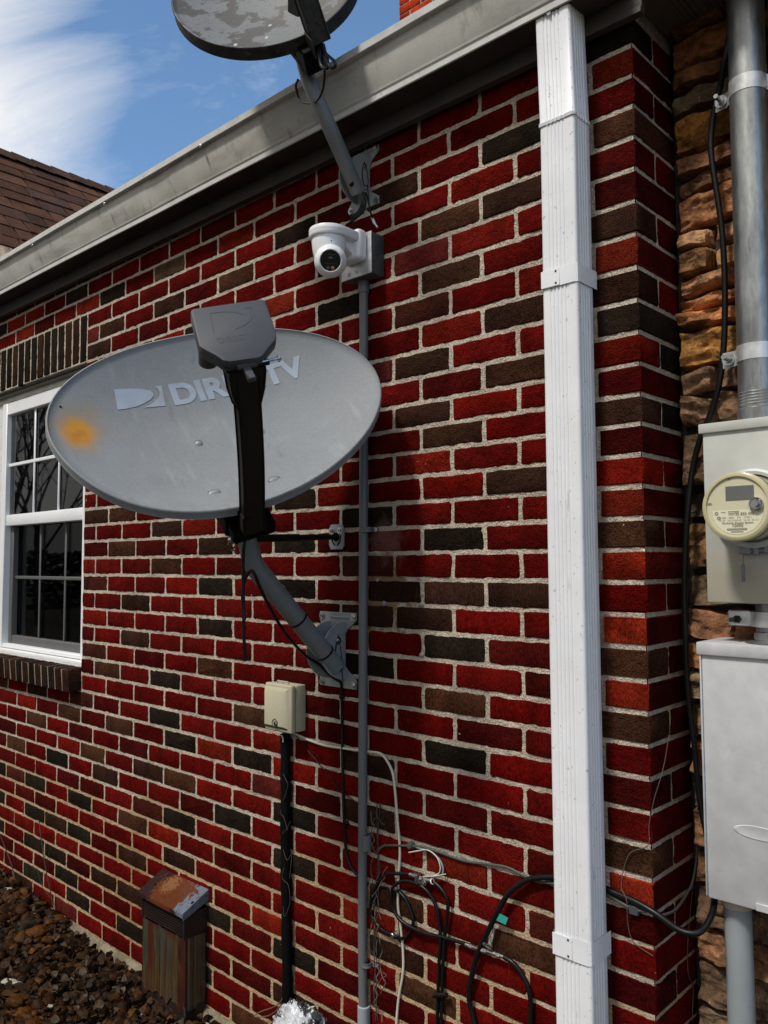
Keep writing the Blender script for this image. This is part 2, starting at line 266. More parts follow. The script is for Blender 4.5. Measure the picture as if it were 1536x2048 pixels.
def glass(name, tintc, refl):
    m = bpy.data.materials.new(name); m.use_nodes = True; nt = m.node_tree; nt.nodes.clear()
    o = N(nt, 'ShaderNodeOutputMaterial'); mix = N(nt, 'ShaderNodeMixShader'); t = N(nt, 'ShaderNodeBsdfTransparent'); g = N(nt, 'ShaderNodeBsdfGlossy')
    t.inputs[0].default_value = (*tintc, 1); g.inputs['Roughness'].default_value = .015; f = N(nt, 'ShaderNodeFresnel', IOR=1.5)
    mm = N(nt, 'ShaderNodeMath', operation='MULTIPLY'); mm.inputs[1].default_value = refl; nt.links.new(f.outputs[0], mm.inputs[0]); nt.links.new(mm.outputs[0], mix.inputs[0])
    nt.links.new(t.outputs[0], mix.inputs[1]); nt.links.new(g.outputs[0], mix.inputs[2]); nt.links.new(mix.outputs[0], o.inputs[0]); return m
M_glass = glass('window_glass', (.75, .78, .78), 1.5)
M_glassd = glass('screened_glass', (.28, .28, .28), .35)
# ---------------------------------------------------------------- ground (structure)
g = MB(); n = 40
g.add([(-60, -60, -.02), (60, -60, -.02), (60, 60, -.02), (-60, 60, -.02)], [[0, 1, 2, 3]])
gr = g.build('ground', M_ground); gr['kind'] = 'structure'
# ---------------------------------------------------------------- house
H = .0677; HW = .1018
ZK = [0.0, 0.0, 0.0008, 0.0027, 0.0052, 0.0098, 0.0141, 0.0193, 0.0234, 0.0257, 0.026, 0.0233, 0.0197, 0.0182, 0.0172, 0.0159, 0.0157, 0.0166, 0.0173, 0.0183, 0.0189, 0.0178, 0.0162, 0.0154, 0.0162, 0.0164, 0.016, 0.016, 0.0152, 0.0167, 0.0175, 0.0166, 0.0144, 0.0118, 0.0091, 0.0068, 0.0042, 0.0026]
XU = [0.0, -0.0008, 0.001, 0.0007, 0.0062, 0.0042, 0.0022, 0.001, 0.0045, 0.0048, 0.0051, 0.0054, 0.0091, 0.0074, 0.0111, 0.0085, 0.0084, 0.0039, 0.002, -0.0018, -0.0003, -0.0006, 0.0002, -0.0008, -0.0006, -0.001, -0.0006, -0.0023, -0.0016, -0.0016]
COL = {-1:{-30:'D',-28:'X',-24:'r',-22:'D'},0:{-29:'R',-27:'X',-21:'X',-19:'D',-15:'P',-11:'O',1:'o'},1:{-8:'D',-4:'d',0:'D'},2:{-21:'p',-19:'B',-15:'d',-11:'B',-1:'o'},3:{-20:'d',-6:'D',-2:'B',0:'d'},4:{-17:'D',-13:'D',-9:'O',-3:'p',-1:'o'},5:{-6:'D',-2:'B'},6:{-3:'b'},7:{-2:'o',0:'d'},8:{-5:'p',-3:'d'},9:{0:'B'},10:{-3:'d'},11:{-2:'B'},12:{-3:'O'},13:{-20:'d',-18:'B',-8:'D',-2:'o',0:'d'},14:{-15:'d',-5:'D'},15:{-18:'B',-12:'d',-8:'D',-6:'r',-2:'D'},16:{-15:'B',-5:'b'},17:{-20:'b',-12:'D',-8:'D',-4:'d',-2:'d',0:'d'},18:{-17:'d',-7:'r',-5:'d',-3:'d'},19:{-12:'D',-2:'D'},20:{-17:'d',-5:'D'},21:{-20:'b',-12:'B',-8:'r',-2:'B'},22:{-19:'B',-15:'D',-7:'r'},23:{-10:'B',-6:'r',-2:'D'},24:{-29:'b',-25:'d',-21:'b',-15:'D',-9:'o',-7:'o',-5:'d'},25:{-22:'B',-18:'B',-14:'D',-12:'O',-10:'D',-2:'r'},26:{-25:'B',-9:'p',-7:'r',-5:'d'},27:{-20:'B',-16:'d',-14:'B',-8:'D',-2:'O'},28:{-27:'B',-23:'D',-19:'d',-11:'D',1:'b'},29:{-16:'b',-14:'D',-8:'D',-4:'B',0:'B'},30:{-29:'D',-27:'b',-25:'D',-21:'D',-17:'B',-5:'O'},31:{-14:'d',-4:'d'},32:{-29:'D',-25:'D',-23:'d',-21:'D',-17:'d',-9:'O',-3:'B'},33:{-12:'D',-8:'D',-6:'r',-4:'r'},34:{-29:'D',-25:'D',-23:'D',-19:'d',-17:'d'},35:{-22:'D',-12:'r',-8:'d'},36:{-25:'D',-21:'D',-17:'D',-13:'D'},37:{-26:'d',-22:'p',-10:'B'}}  # brightest bricks at far left of the top courses carry sun glints as colour
CORN = 'D O R B r r d O d D o r d r o O B X R X B O B R r R B X r R r R R r R r R R r'.split()   # courses -1 .. 37
TC = {'R': (.104, .0031, .0022), 'r': (.056, .0028, .0021), 'o': (.142, .0058, .0027), 'O': (.150, .0115, .0045), 'X': (.23, .014, .005), 'p': (.115, .015, .012), 'P': (.11, .045, .025),
      'B': (.054, .0205, .0105), 'b': (.062, .0125, .008), 'd': (.034, .0145, .0088), 'D': (.0165, .0112, .0074)}
def tintc(c):
    r, g_, b_ = TC[c]; k = random.uniform(.78, 1.25) if c != 'D' else random.uniform(.8, 1.4); h = random.uniform(.8, 1.5) if c not in 'DdB' else random.uniform(.92, 1.1)
    return (r*k, g_*k*h, b_*k*h)
def bed(k):
    z = ZK[min(max(k, 0), 37)]; return G - k*H - z
def head(u):
    i = min(max(-u, 0), 29); return u*HW*1.0018/1. + (XU[i] if u <= 0 else 0)
def brick_face(mb, x0, x1, z0, z1, c, mi=0, yf=-.0035, T=None):
    """one brick as a body with a wobbly, softly arrised outline"""
    pts = []; W_, H_ = x1-x0, z1-z0; nx = max(3, int(W_/.016)); nz = max(3, int(H_/.014)); rr = random.choice((.003, .004, .006))
    sd = random.random()*100
    def wob(a, b): return mn.noise(Vector((a*38+sd, b*38, sd)))*.0026 + mn.noise(Vector((a*170+sd, b*170, sd)))*.0015
    for i in range(nx): pts.append((x0+rr+(W_-2*rr)*i/(nx-1), z0, 0, -1))
    for i in range(nz): pts.append((x1, z0+rr+(H_-2*rr)*i/(nz-1), 1, 0))
    for i in range(nx): pts.append((x1-rr-(W_-2*rr)*i/(nx-1), z1, 0, 1))
    for i in range(nz): pts.append((x0, z1-rr-(H_-2*rr)*i/(nz-1), -1, 0))
    n = len(pts); ty = random.uniform(-.0012, .0012); tx = random.uniform(-.006, .006)*.5
    V = []
    for ins, y in ((-.0015, .010), (0, yf+.0035), (.0012, yf+.0010), (.0035, yf)):
        for (a, b, nx_, nz_) in pts:
            q = wob(a, b); a2 = a-nx_*(ins-q); b2 = b-nz_*(ins-q)
            if ins == .0035: a2 = a2+(x0+W_/2-a2)*.004
            V.append((a2, y+ty+tx*(a-x0-W_/2), b2))
    F = [[r*n+j, r*n+(j+1) % n, (r+1)*n+(j+1) % n, (r+1)*n+j] for r in range(3) for j in range(n)]
    F.append([3*n+j for j in range(n)])
    if T: V = [T(v) for v in V]
    mb.add(V, F, mi, c)
house = thing('brick_house', 'red brick house wall with dark brown bricks among the red, seen along its eave', 'house', (.307, 0, 0))
WX0, WX1 = -3.42, -2.142                   # window opening
bw = MB()
MT = .0108                                 # joint width
for k in range(-2, 38):
    z1, z0 = bed(k)-MT/2, bed(k+1)+MT/2
    wmi = 1 if k >= 17 and random.random() < .8 else 0
    row = COL.get(k, {})
    us = [u for u in range(-50, 4) if (u % 2 == (0 if k % 2 == 0 else 1))]
    edges = [(us[i], us[i+1]) for i in range(len(us)-1)]
    for a, b in edges:
        xa, xb = head(a)+MT/2, head(b)-MT/2; c = (a+b)//2
        if b > 2 and b*HW > .307-.02: continue
        typ = row.get(c)
        if typ is None:
            q = random.random()
            if c < -30: typ = 'D' if q < .2 else 'B' if q < .3 else 'R'
            else: typ = 'o' if q < .12 else 'r' if q < .28 else 'R'
        def put(x0_, x1_):
            if x1_-x0_ > .018: brick_face(bw, x0_, x1_, z0, z1, tintc(typ), 1 if (k >= 17 and random.random() < .75) else 0)
        if 1 <= k <= 3 or 4 <= k <= 23:     # window or soldier course
            L_, R_ = WX0-.0, WX1+.0
            if xb < L_: put(xa, xb)
            elif xa > R_: put(xa, xb)
            elif xa < L_ < xb: put(xa, L_-MT)
            elif xa < R_ < xb: put(R_+(.006 if k < 4 else 0), xb)
        else: put(xa, xb)
    # corner bricks wrap round to the return face
    ct = CORN[k+1] if 0 <= k+1 < len(CORN) else 'R'; ys = .0985
    even = (k % 2 == 0); xl = head(2)+MT/2 if even else head(1)+MT/2
    if k > -2:
        tcn = tintc(ct)
        yb = .2035 if even else ys-MT/2
        i0 = len(bw.f); bw.box(xl, .309, -.0035, yb, z0, z1, .0035, 3, 1 if (k >= 17 and random.random() < .5) else 0, tcn, jit=.0013)
        if even and ct in 'OXo':
            t3 = tintc('r')
            for q in range(i0, len(bw.f)):
                if min(bw.v[v_].x for v_ in bw.f[q]) > .3065: bw.c[q] = t3
        if not even:
            t2 = {10: 'D', 12: 'D', 22: 'r', 18: 'r'}.get(k+1, random.choice('Rrr'))
            bw.box(.2, .309, ys+MT/2, .2035, z0, z1, .0035, 2, 0, tintc(t2), jit=.0012)
# soldier course above the window
zs0, zs1 = bed(4)+MT/2-.002, bed(1)-MT/2
x = WX1-.0045; k = 0
while x > WX0-.1:
    wd = .0575+random.uniform(-.002, .002)
    brick_face(bw, x-wd, x, zs0+random.uniform(-.003, .003), zs1, tintc(random.choice('DdDDdD')), 0); x -= wd+.0105; k += 1
# mortar bed
def mort(mb, x0, x1, z0, z1, st, fn, holes=()):
    nx = max(1, int(round((x1-x0)/st))); nz = max(1, int(round((z1-z0)/st))); V = []; F = []
    for j in range(nz+1):
        for i in range(nx+1):
            x_ = x0+(x1-x0)*i/nx; z_ = z0+(z1-z0)*j/nz
            d = mn.noise(Vector((x_*60, z_*60, 3)))*.0022+mn.noise(Vector((x_*170, z_*170, 9)))*.0014
            V.append(fn(x_, z_, d))
    for j in range(nz):
        for i in range(nx): F.append([j*(nx+1)+i, j*(nx+1)+i+1, (j+1)*(nx+1)+i+1, (j+1)*(nx+1)+i])
    mb.add(V, F, 2)
ZB, ZT = bed(38)-.001, G+.17
fm = lambda x_, z_, d: Vector((x_, -.0008+d*.9, z_))
zsb, zst = bed(24), bed(4)
mort(bw, WX1, .3035, ZB, ZT, .0085, fm)
mort(bw, -5, WX0, ZB, ZT, .03, fm); mort(bw, WX0, WX1, ZB, zsb, .009, fm); mort(bw, WX0, WX1, zst, ZT, .009, fm)
mort(bw, 0, .205, ZB, ZT, .009, lambda a, b, d: Vector((.3052-d*.9, a, b)))
# reveals of the opening
bw.add([(WX1, 0, zsb), (WX1, .12, zsb), (WX1, .12, zst), (WX1, 0, zst)], [[0, 1, 2, 3]], 2)
bw.add([(WX0, 0, zsb), (WX0, .12, zsb), (WX0, .12, zst), (WX0, 0, zst)], [[3, 2, 1, 0]], 2)
bw.add([(WX0, 0, zst), (WX1, 0, zst), (WX1, .12, zst), (WX0, .12, zst)], [[0, 1, 2, 3]], 2)
bw.add([(WX0, 0, zsb), (WX1, 0, zsb), (WX1, .12, zsb), (WX0, .12, zsb)], [[3, 2, 1, 0]], 2)
bwo = bw.build('brick_wall', [M_brick, M_brickw, M_mortar], house, ang=50)
# foundation
fd = MB(); V = []; F = []; nx = 160
for i in range(nx+1):
    x_ = -5+5.33*i/nx
    for j, (y_, z_) in enumerate([(.0, bed(38)-.002), (-.006, bed(38)-.004), (-.022, bed(38)-.016), (-.03, bed(38)-.05), (-.03, -.1)]):
        q = mn.noise(Vector((x_*9, z_*9, 1)))*.010+mn.noise(Vector((x_*40, z_*40, 1)))*.004
        V.append((x_, y_-q*(j > 0), z_+(q*.5 if 0 < j < 4 else 0)))
for i in range(nx):
    for j in range(4): F.append([i*5+j, (i+1)*5+j, (i+1)*5+j+1, i*5+j+1])
fd.add(V, F)
fd.add([(.33, 0, .05), (.33, .3, .05), (.33, .3, -.1), (.33, 0, -.1)], [[0, 1, 2, 3]])
fd.build('foundation', M_conc, house, ang=70)
# brick sill under the window
sl = MB(); x = WX1-.004; k = 0
tilt = Matrix.Rotation(radians(4), 4, 'X')
while x > WX0-.1:
    wd = .056; T_ = Matrix.Translation((0, -.058, G-1.553)) @ tilt
    sl.box(x-wd, x, 0, .19, -.092, 0, .004, 2, 0, tintc(random.choice('dDdDdD')), M=T_, jit=.0012)
    x -= wd+.0075
sl.box(WX0-.1, WX1-.006, .0015, .19, -.0905, -.0015, 0, 1, 1, M=Matrix.Translation((0, -.058, G-1.553)) @ tilt)
sl.build('brick_sill', [M_brick, M_mortd], house)
# ---- window
YF = .052
win = MB()
wz0, wz1 = P(20, 1290, YF).z-.012, P(12, 815, YF).z+.01
gl, grt = P(22, 830, YF).x, -2.225
zt = P(22, 832, YF).z; zm1 = P(22, 1030, YF).z; zm0 = P(20, 1052, YF).z; zb = P(18, 1285, YF).z
win.box(WX0, gl-.05, YF-.01, YF+.06, wz0-.02, wz1+.1, .003, 1, 1)                 # wood trim left
win.box(gl-.05, gl, YF-.02, YF+.05, wz0, wz1, .003, 1)                             # jambs
win.box(grt, WX1-.001, YF-.02, YF+.05, wz0, wz1, .003, 1)
win.box(gl, grt, YF-.0185, YF+.05, zt, wz1-.001, .003, 1)
win.box(gl, grt, YF-.012, YF+.05, zm0, zm1, .004, 2)
win.box(gl, grt, YF-.0185, YF+.05, wz0+.001, zb-.004, .003, 1)
window = win.build('window', [M_vinyl, M_wood], house)
tb = MB(); tb.box(WX0, WX1-.002, YF-.016, YF+.04, wz1+.002, G-.283, .002, 1); tb.build('head_trim', M_beigetrim, window)
li = MB(); li.box(WX0-.05, WX1-.002, .012, .09, G-.283, G-.268, .002, 1); li.box(WX0, WX1-.003, .02, YF-.016, G-.300, G-.284, .003, 1); li.build('steel_lintel', M_bronze, window)
ws = MB(); ws.box(WX0, WX1-.002, YF-.045, YF+.02, G-1.565, wz0-.002, .004, 2); ws.build('wooden_sill', M_wood, window)
ug = MB(); ug.box(gl, grt, YF+.004, YF+.008, zm1, zt); ug.build('upper_pane', M_glass, window)
um = MB()
xs = [P(72, 830, YF).x, P(120, 900, YF).x]; zmid = P(22, 931, YF).z
for x_ in xs: um.box(x_-.007, x_+.007, YF-.005, YF+.002, zm1, zt, .003, 1)
um.box(gl, grt, YF-.0055, YF+.0025, zmid-.0085, zmid+.0085, .003, 1); um.build('upper_muntins', M_vinyl, window)
lg = MB(); lg.box(gl+.03, grt, YF+.036, YF+.04, zb+.03, zm0); lg.build('lower_pane', M_glassd, window)
lm = MB()
for x_ in [v+.018 for v in xs]: lm.box(x_-.007, x_+.007, YF+.024, YF+.031, zb+.035, zm0, .003, 1)
zl = P(40, 1155, YF+.02).z
lm.box(gl+.035, grt, YF+.023, YF+.032, zl-.008, zl+.008, .003, 1)
lm.box(gl, gl+.035, YF+.01, YF+.045, zb-.004, zm0, .003, 1); lm.box(gl+.035, grt, YF+.012, YF+.045, zb-.004, zb+.035, .003, 1)
lm.build('lower_sash', M_sashg, window)
rm = MB(); rm.add([(-4.2, .13, .8), (-1.9, .13, .8), (-1.9, 1.6, .8), (-4.2, 1.6, .8), (-4.2, .13, 2.6), (-1.9, .13, 2.6), (-1.9, 1.6, 2.6), (-4.2, 1.6, 2.6)], [[0, 1, 2, 3], [4, 7, 6, 5], [0, 3, 7, 4], [1, 5, 6, 2], [3, 2, 6, 7]])
for a, b in ((-4.2, WX0), (WX1, -1.9)): rm.box(a, b, .121, .13, .8, 2.6)
rm.build('room_interior', M_room, window)
cu = MB()
for a, b in ((-3.06, -2.93), (-2.80, -2.70)):
    pts_ = [(a+(b-a)*i/24, .10+.01*sin(i*1.4)) for i in range(25)]
    cu.add([(x_, y_, z_) for z_ in (1.0, 2.35) for x_, y_ in pts_], [[i, i+1, 26+i, 25+i] for i in range(24)])
cu.build('curtain', M_curt, window)
# ---- fascia, eave soffit, roof
fa = MB()
def goff(x): return -(x+.3)*.0125
for (y0, y1, z0, z1) in ((-.030, -.016, .050, .26),):
    fa.add([(x_, y_, G+z_+goff(x_)) for x_ in (-5.2, .343) for (y_, z_) in ((y0, z0), (y1, z0), (y1, z1), (y0, z1))], [[0, 1, 5, 4], [1, 2, 6, 5], [2, 3, 7, 6], [3, 0, 4, 7], [0, 3, 2, 1], [4, 5, 6, 7]])
fa.add([(x_, y_, G+z_+goff(x_)) for x_ in (-5.2, .343) for (y_, z_) in ((-.0365, .050), (-.0305, .050), (-.0305, .064), (-.0345, .064))], [[0, 1, 5, 4], [1, 2, 6, 5], [2, 3, 7, 6], [3, 0, 4, 7], [4, 5, 6, 7]])
fa.add([(x_, y_, G+z_+goff(x_)) for x_ in (-5.2, .3) for (y_, z_) in ((-.0155, .098), (.03, .098), (.03, .11), (-.0155, .11))], [[0, 1, 5, 4], [1, 2, 6, 5], [2, 3, 7, 6], [3, 0, 4, 7]])
fa.build('fascia', M_fascia, house)
sf = MB(); zS = G+.098
sf.box(.345, 2.4, -.03, .30, zS, zS+.01); sf.box(.3095, .345, -.012, .30, zS+.001, zS+.011)
for i in range(60):
    xx = .36+i*.03; sf.box(xx, xx+.0022, -.03, .30, zS-.003, zS-.0002)
sf.box(.34, 2.4, -.035, -.0305, zS-.02, G+.26)
sf.build('soffit', M_soffit, house)
pf = MB()
for px_ in range(13):
    for py_ in range(28):
        xx = .37+px_*.012; yy = -.02+py_*.0078
        if px_ % 5 == 4: continue
        pf.add([(xx+.0022*cos(t), yy+.0022*sin(t), zS-.0006) for t in (0, 1.57, 3.14, 4.71)], [[3, 2, 1, 0]])
pf.build('soffit_vent_holes', M_blackm, house)
rf = MB(); z0 = G+.262; tn = math.tan(radians(30))
rf.add([(-7, -.06, z0+.02), (2.4, -.06, z0+.02), (2.4, 4.5, z0+4.5*tn), (-7, 4.5, z0+4.5*tn), (-7, -.06, z0-.001), (2.4, -.06, z0-.001), (2.4, 9, z0), (-7, 9, z0)], [[0, 1, 2, 3], [4, 5, 1, 0], [3, 2, 6, 7], [5, 6, 2, 1], [4, 0, 3, 7]])
roof = rf.build('roof', M_roof, house)
cb = MB(); cx, cy, cz = -2.63, 2.54, G
c0 = P(799, 20, 2.54); cx = c0.x
def chim(face, x0, x1, y):
    z = G+1.2; r = 0
    while z < G+4.2:
        x = x0-(0 if r % 2 else .1)
        while x < x1:
            a, b = max(x, x0), min(x+.193, x1)
            if b-a > .03:
                T_ = (lambda v: Vector((v[0], v[1]+y, v[2]))) if face == 'F' else (lambda v: Vector((y-v[1], v[0], v[2])))
                brick_face(cb, a, b, z, z+.057, (random.choice([(.5, .05, .014), (.42, .035, .012), (.5, .05, .014), (.06, .04, .025)])), 0, T=T_)
            x += .2036
        z += .0677; r += 1
chim('F', cx, cx+.81, cy); chim('R', cy, cy+.6, cx+.81)
cb.box(cx+.002, cx+.808, cy+.002, cy+.6, G+1.0, G+4.25, 0, 1, 1)
cb.box(cx-.04, cx+.85, cy-.04, cy+.64, G+4.25, G+4.35, .01, 1, 1)
cb.build('chimney', [M_brick, M_mortar], roof)
# ---- stone veneer wall
SY = .205
stw = MB()
ys = [-60, 20, 83, 150, 195, 245, 318, 362, 398, 468, 512, 560, 598, 630, 668, 745, 797, 866, 980, 1042, 1140, 1212, 1278, 1340, 1400, 1470, 1545, 1600, 1680, 1750, 1830, 1900, 1985, 2060, 2140, 2220, 2300]
cols = {2: (.17, .07, .025), 3: (.14, .06, .025), 4: (.10, .07, .045), 5: (.24, .10, .025), 6: (.12, .055, .028), 7: (.13, .065, .035), 8: (.17, .075, .035), 9: (.22, .12, .07), 10: (.17, .09, .045), 11: (.2, .1, .055), 12: (.24, .1, .045), 13: (.25, .1, .04), 14: (.26, .12, .035), 15: (.17, .1, .065), 16: (.13, .075, .045), 17: (.1, .06, .035), 18: (.04, .03, .022), 19: (.14, .075, .035), 20: (.13, .085, .05), 21: (.15, .07, .04)}
def stone(mb, x0, x1, z0, z1, y, c, dep=.035):
    nx, nz = max(4, int((x1-x0)/.006)), max(4, int((z1-z0)/.005)); V = []; F = []; sd = random.random()*50; tlt = random.uniform(-.08, .08); tz = random.uniform(-.25, .25)
    for j in range(nz+1):
        for i in range(nx+1):
            a, b = i/nx, j/nz; x_ = x0+(x1-x0)*a; z_ = z0+(z1-z0)*b
            e = min(a*(x1-x0), (1-a)*(x1-x0), b*(z1-z0), (1-b)*(z1-z0)); e = min(1, e/.005)
            wz = mn.noise(Vector((x_*22+sd, z_*5, sd)))*.010*(1 if (j in (0, nz)) else .7); wx = mn.noise(Vector((z_*26+sd, x_*5, sd+4)))*.006
            d = dep*(.25+.75*math.sqrt(e)) if e < 1 else dep
            q = mn.noise(Vector((x_*16+sd, z_*30, sd)))*.011+mn.noise(Vector((x_*50+sd, z_*85, sd)))*.0055+abs(mn.noise(Vector((x_*9, z_*14+sd, sd))))*.012+abs(mn.noise(Vector((x_*14+z_*20, z_*75+sd, sd+2))))*.009
            V.append((x_+wx, y-(d+q*e+(a-.5)*tlt*(x1-x0)*2+(b-.5)*tz*(z1-z0))*(1 if e > 0 else 0), z_+wz+(a-.5)*tlt*.15))
    for j in range(nz):
        for i in range(nx): F.append([j*(nx+1)+i, j*(nx+1)+i+1, (j+1)*(nx+1)+i+1, (j+1)*(nx+1)+i])
    k = random.uniform(.75, 1.3); mb.add(V, F, 0, (c[0]*k*1.75, c[1]*k*1.75, c[2]*k*1.6))
for r in range(len(ys)-1):
    z1, z0 = P(1350, ys[r], SY-.03).z, P(1350, ys[r+1], SY-.03).z
    gap = .007; x = .322; first = True
    while x < 2.3:
        wd = random.uniform(.09, .22) if z1-z0 > .04 else random.uniform(.12, .26)
        if first and r in (2, 3, 4, 5, 6, 7, 8, 14): wd = .2
        if first and r in (9, 10, 15, 16): wd = .075
        c = cols.get(r, random.choice([(.15, .075, .04), (.18, .08, .035), (.1, .06, .04), (.13, .09, .06)]))
        if not first: kk = random.uniform(.75, 1.2); c = tuple(v*kk for v in c)
        stone(stw, x, x+wd, z0+gap*.5, z1-gap*.5, SY+random.uniform(-.012, .006), c); x += wd+gap*random.uniform(.6, 2); first = False
stw.add([(.30, SY-.004, -.1), (2.4, SY-.004, -.1), (2.4, SY-.004, G+.4), (.30, SY-.004, G+.4)], [[0, 1, 2, 3]], 1)
stw.build('stone_wall', [M_stone, M_stgap], house, ang=60)
# ---------------------------------------------------------------- gutter
gp = [(-.028, .25), (-.0305, .124), (-.032, .118), (-.110, .112), (-.1125, .114), (-.1135, .131), (-.1165, .1325), (-.118, .137), (-.1195, .150), (-.1245, .164), (-.133, .177), (-.141, .189), (-.1455, .203), (-.1465, .212), (-.1465, .2205), (-.1605, .2215), (-.1620, .223), (-.1630, .242), (-.158, .2445), (-.150, .2445), (-.150, .241), (-.1425, .24), (-.1425, .19), (-.110, .12), (-.035, .122)]
gu = thing('rain_gutter', 'long weathered grey aluminium gutter running along the eave above the brick wall', 'gutter', (-2, -.1, G+.12))
def goff2(x): return -(x+.3)*.0153
gb = MB(); nX = 90; V = []; F = []; k = len(gp)
for i in range(nX+1):
    x_ = -5.2+5.52*i/nX
    for (y_, z_) in gp:
        q = mn.noise(Vector((x_*3.1, z_*8, 2)))*.0012
        dn = math.exp(-((x_+1.37)/.035)**2)*.006 if .15 < z_ < .222 and y_ > -.15 else 0
        V.append((x_, y_+q+dn, G+z_+(.004 if z_ > .18 else 0)-.0185+goff2(x_)+.0006*sin(x_*5)))
for i in range(nX):
    for j in range(k-1):
        gb.add([], []); F.append([i*k+j, i*k+j+1, (i+1)*k+j+1, (i+1)*k+j])
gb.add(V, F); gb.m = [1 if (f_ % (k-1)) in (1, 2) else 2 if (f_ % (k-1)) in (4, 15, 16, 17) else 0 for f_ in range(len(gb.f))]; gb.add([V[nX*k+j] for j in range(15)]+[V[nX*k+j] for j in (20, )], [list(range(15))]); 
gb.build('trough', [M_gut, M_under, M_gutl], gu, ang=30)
for (px_, py_) in ((401, 291), (209, 407), (65, 490), (-60, 560)):
    q = P(px_, py_, -.1635); s_ = MB(); s_.bolt(q, (0, -1, 0), .0032, .004); s_.build('screw', M_steel, gu)
# ---------------------------------------------------------------- downspout
ds = thing('downspout', 'white corrugated metal downspout running down the brick wall from the gutter', 'downspout', (.175, -.05, 0))
def spout_prof(w_, d_):                     # closed outline, local x (width) y (depth, front negative)
    pts_ = []; hw, hd, r_ = w_/2, d_/2, .007
    def corner(cx_, cy_, a0):
        for t in range(4): a = a0+(pi/2)*t/3; pts_.append((cx_+r_*cos(a), cy_+r_*sin(a)))
    def ribs(p0, p1, nrm, cnt, marg):
        L_ = (Vector(p1)-Vector(p0)).length; d = (Vector(p1)-Vector(p0)).normalized(); s0 = marg; pitch = (L_-2*marg)/cnt
        for i in range(cnt):
            for f_, h_ in ((0, 0), (.18, -.0022), (.42, -.0022), (.6, 0)):
                q = Vector(p0)+d*(s0+pitch*(i+f_))+Vector(nrm)*h_; pts_.append((q.x, q.y))
    corner(hw-r_, -hd+r_, -pi/2); ribs((hw, -hd+r_), (hw, hd-r_), (1, 0), 4, .008)
    corner(hw-r_, hd-r_, 0); corner(-hw+r_, hd-r_, pi/2); ribs((-hw, hd-r_), (-hw, -hd+r_), (-1, 0), 4, .008)
    corner(-hw+r_, -hd+r_, pi); ribs((-hw+r_, -hd), (hw-r_, -hd), (0, -1), 5, .013)
    return pts_
XL = P(1088, 800, -.094).x; WDT = .0865; XC = XL+WDT/2; DD = .072; YC = -.094+DD/2
def spout(mb, secs):
    pr = None; V = []; F = []
    for (x_, y_, z_, w_, d_) in secs:
        pr = spout_prof(w_, d_); V += [(x_+a, y_+b, z_) for a, b in pr]
    n_ = len(pr)
    for i in range(len(secs)-1):
        for j in range(n_): F.append([i*n_+j, i*n_+(j+1) % n_, (i+1)*n_+(j+1) % n_, (i+1)*n_+j])
    mb.add(V, F)
xr = P(1068, 30, -.12); zk_ = P(1135, 225, -.098).z
def yline(px_, py_):                        # depth at which the leaning left edge meets X = XL
    return PX(px_, py_, XL).y
ytop = yline(1068, 30)
a = MB(); spout(a, [(XC, ytop+DD/2, G+.125, WDT, DD), (XC, ytop+DD/2+.001, G+.10, WDT, DD), (XC, YC-.001, zk_+.006, WDT+.001, DD), (XC, YC-.002, zk_+.001, WDT+.0045, DD+.004), (XC, YC-.001, zk_-.006, WDT+.0035, DD+.003)]); up = a.build('upper_section', M_white, ds)
a = MB(); spout(a, [(XC, YC, zk_+.0, WDT, DD), (XC, YC, 1.6, WDT, DD), (XC+.001, YC, .6, WDT, DD), (XC+.001, YC, .02, WDT, DD)]); a.build('lower_section', M_white, ds)
a = MB(); a.bolt(P(1098, 27, ytop-.001), (0, -1, .1), .0025, .002); a.build('screw', M_steel, ds)
for (py0, py1) in ((541, 577), (1858, 1903)):
    zc0, zc1 = P(1095, py1, -.096).z, P(1095, py0, -.096).z
    st = MB(); pr = [(-WDT/2-.0015, DD/2+.01), (-WDT/2-.0025, -DD/2+.006), (-WDT/2+.004, -DD/2-.0028), (WDT/2-.006, -DD/2-.0028), (WDT/2+.001, -DD/2+.002), (WDT/2+.0028, -DD/2+.009), (WDT/2+.0025, DD/2+.01)]
    st.add([(XC+a_, YC+b_, z_) for z_ in (zc0, zc1) for a_, b_ in pr], [[i, i+1, 8+i, 7+i] for i in range(6)])
    st.add([(XC+a_*.985, YC+b_+(.001 if b_ < 0 else 0), z_) for z_ in (zc0, zc1) for a_, b_ in pr], [[7+i, 8+i, i+1, i] for i in range(6)])
    st.box(XC-WDT/2, XC+.003, YC-DD/2-.0042, YC-DD/2-.0030, zc0+.001, zc1-.001, .0004)
    so_ = st.build('strap', M_white, ds)
    for zz in (zc0+.007, zc1-.007):
        b_ = MB(); b_.lathe([(0, .0015), (.002, .0012), (.0028, 0)], 10, 0, Matrix.Translation((XC-.006, YC-DD/2-.0042, zz)) @ Matrix.Rotation(pi/2, 4, 'X')); b_.build('rivet', M_pgrey, so_)
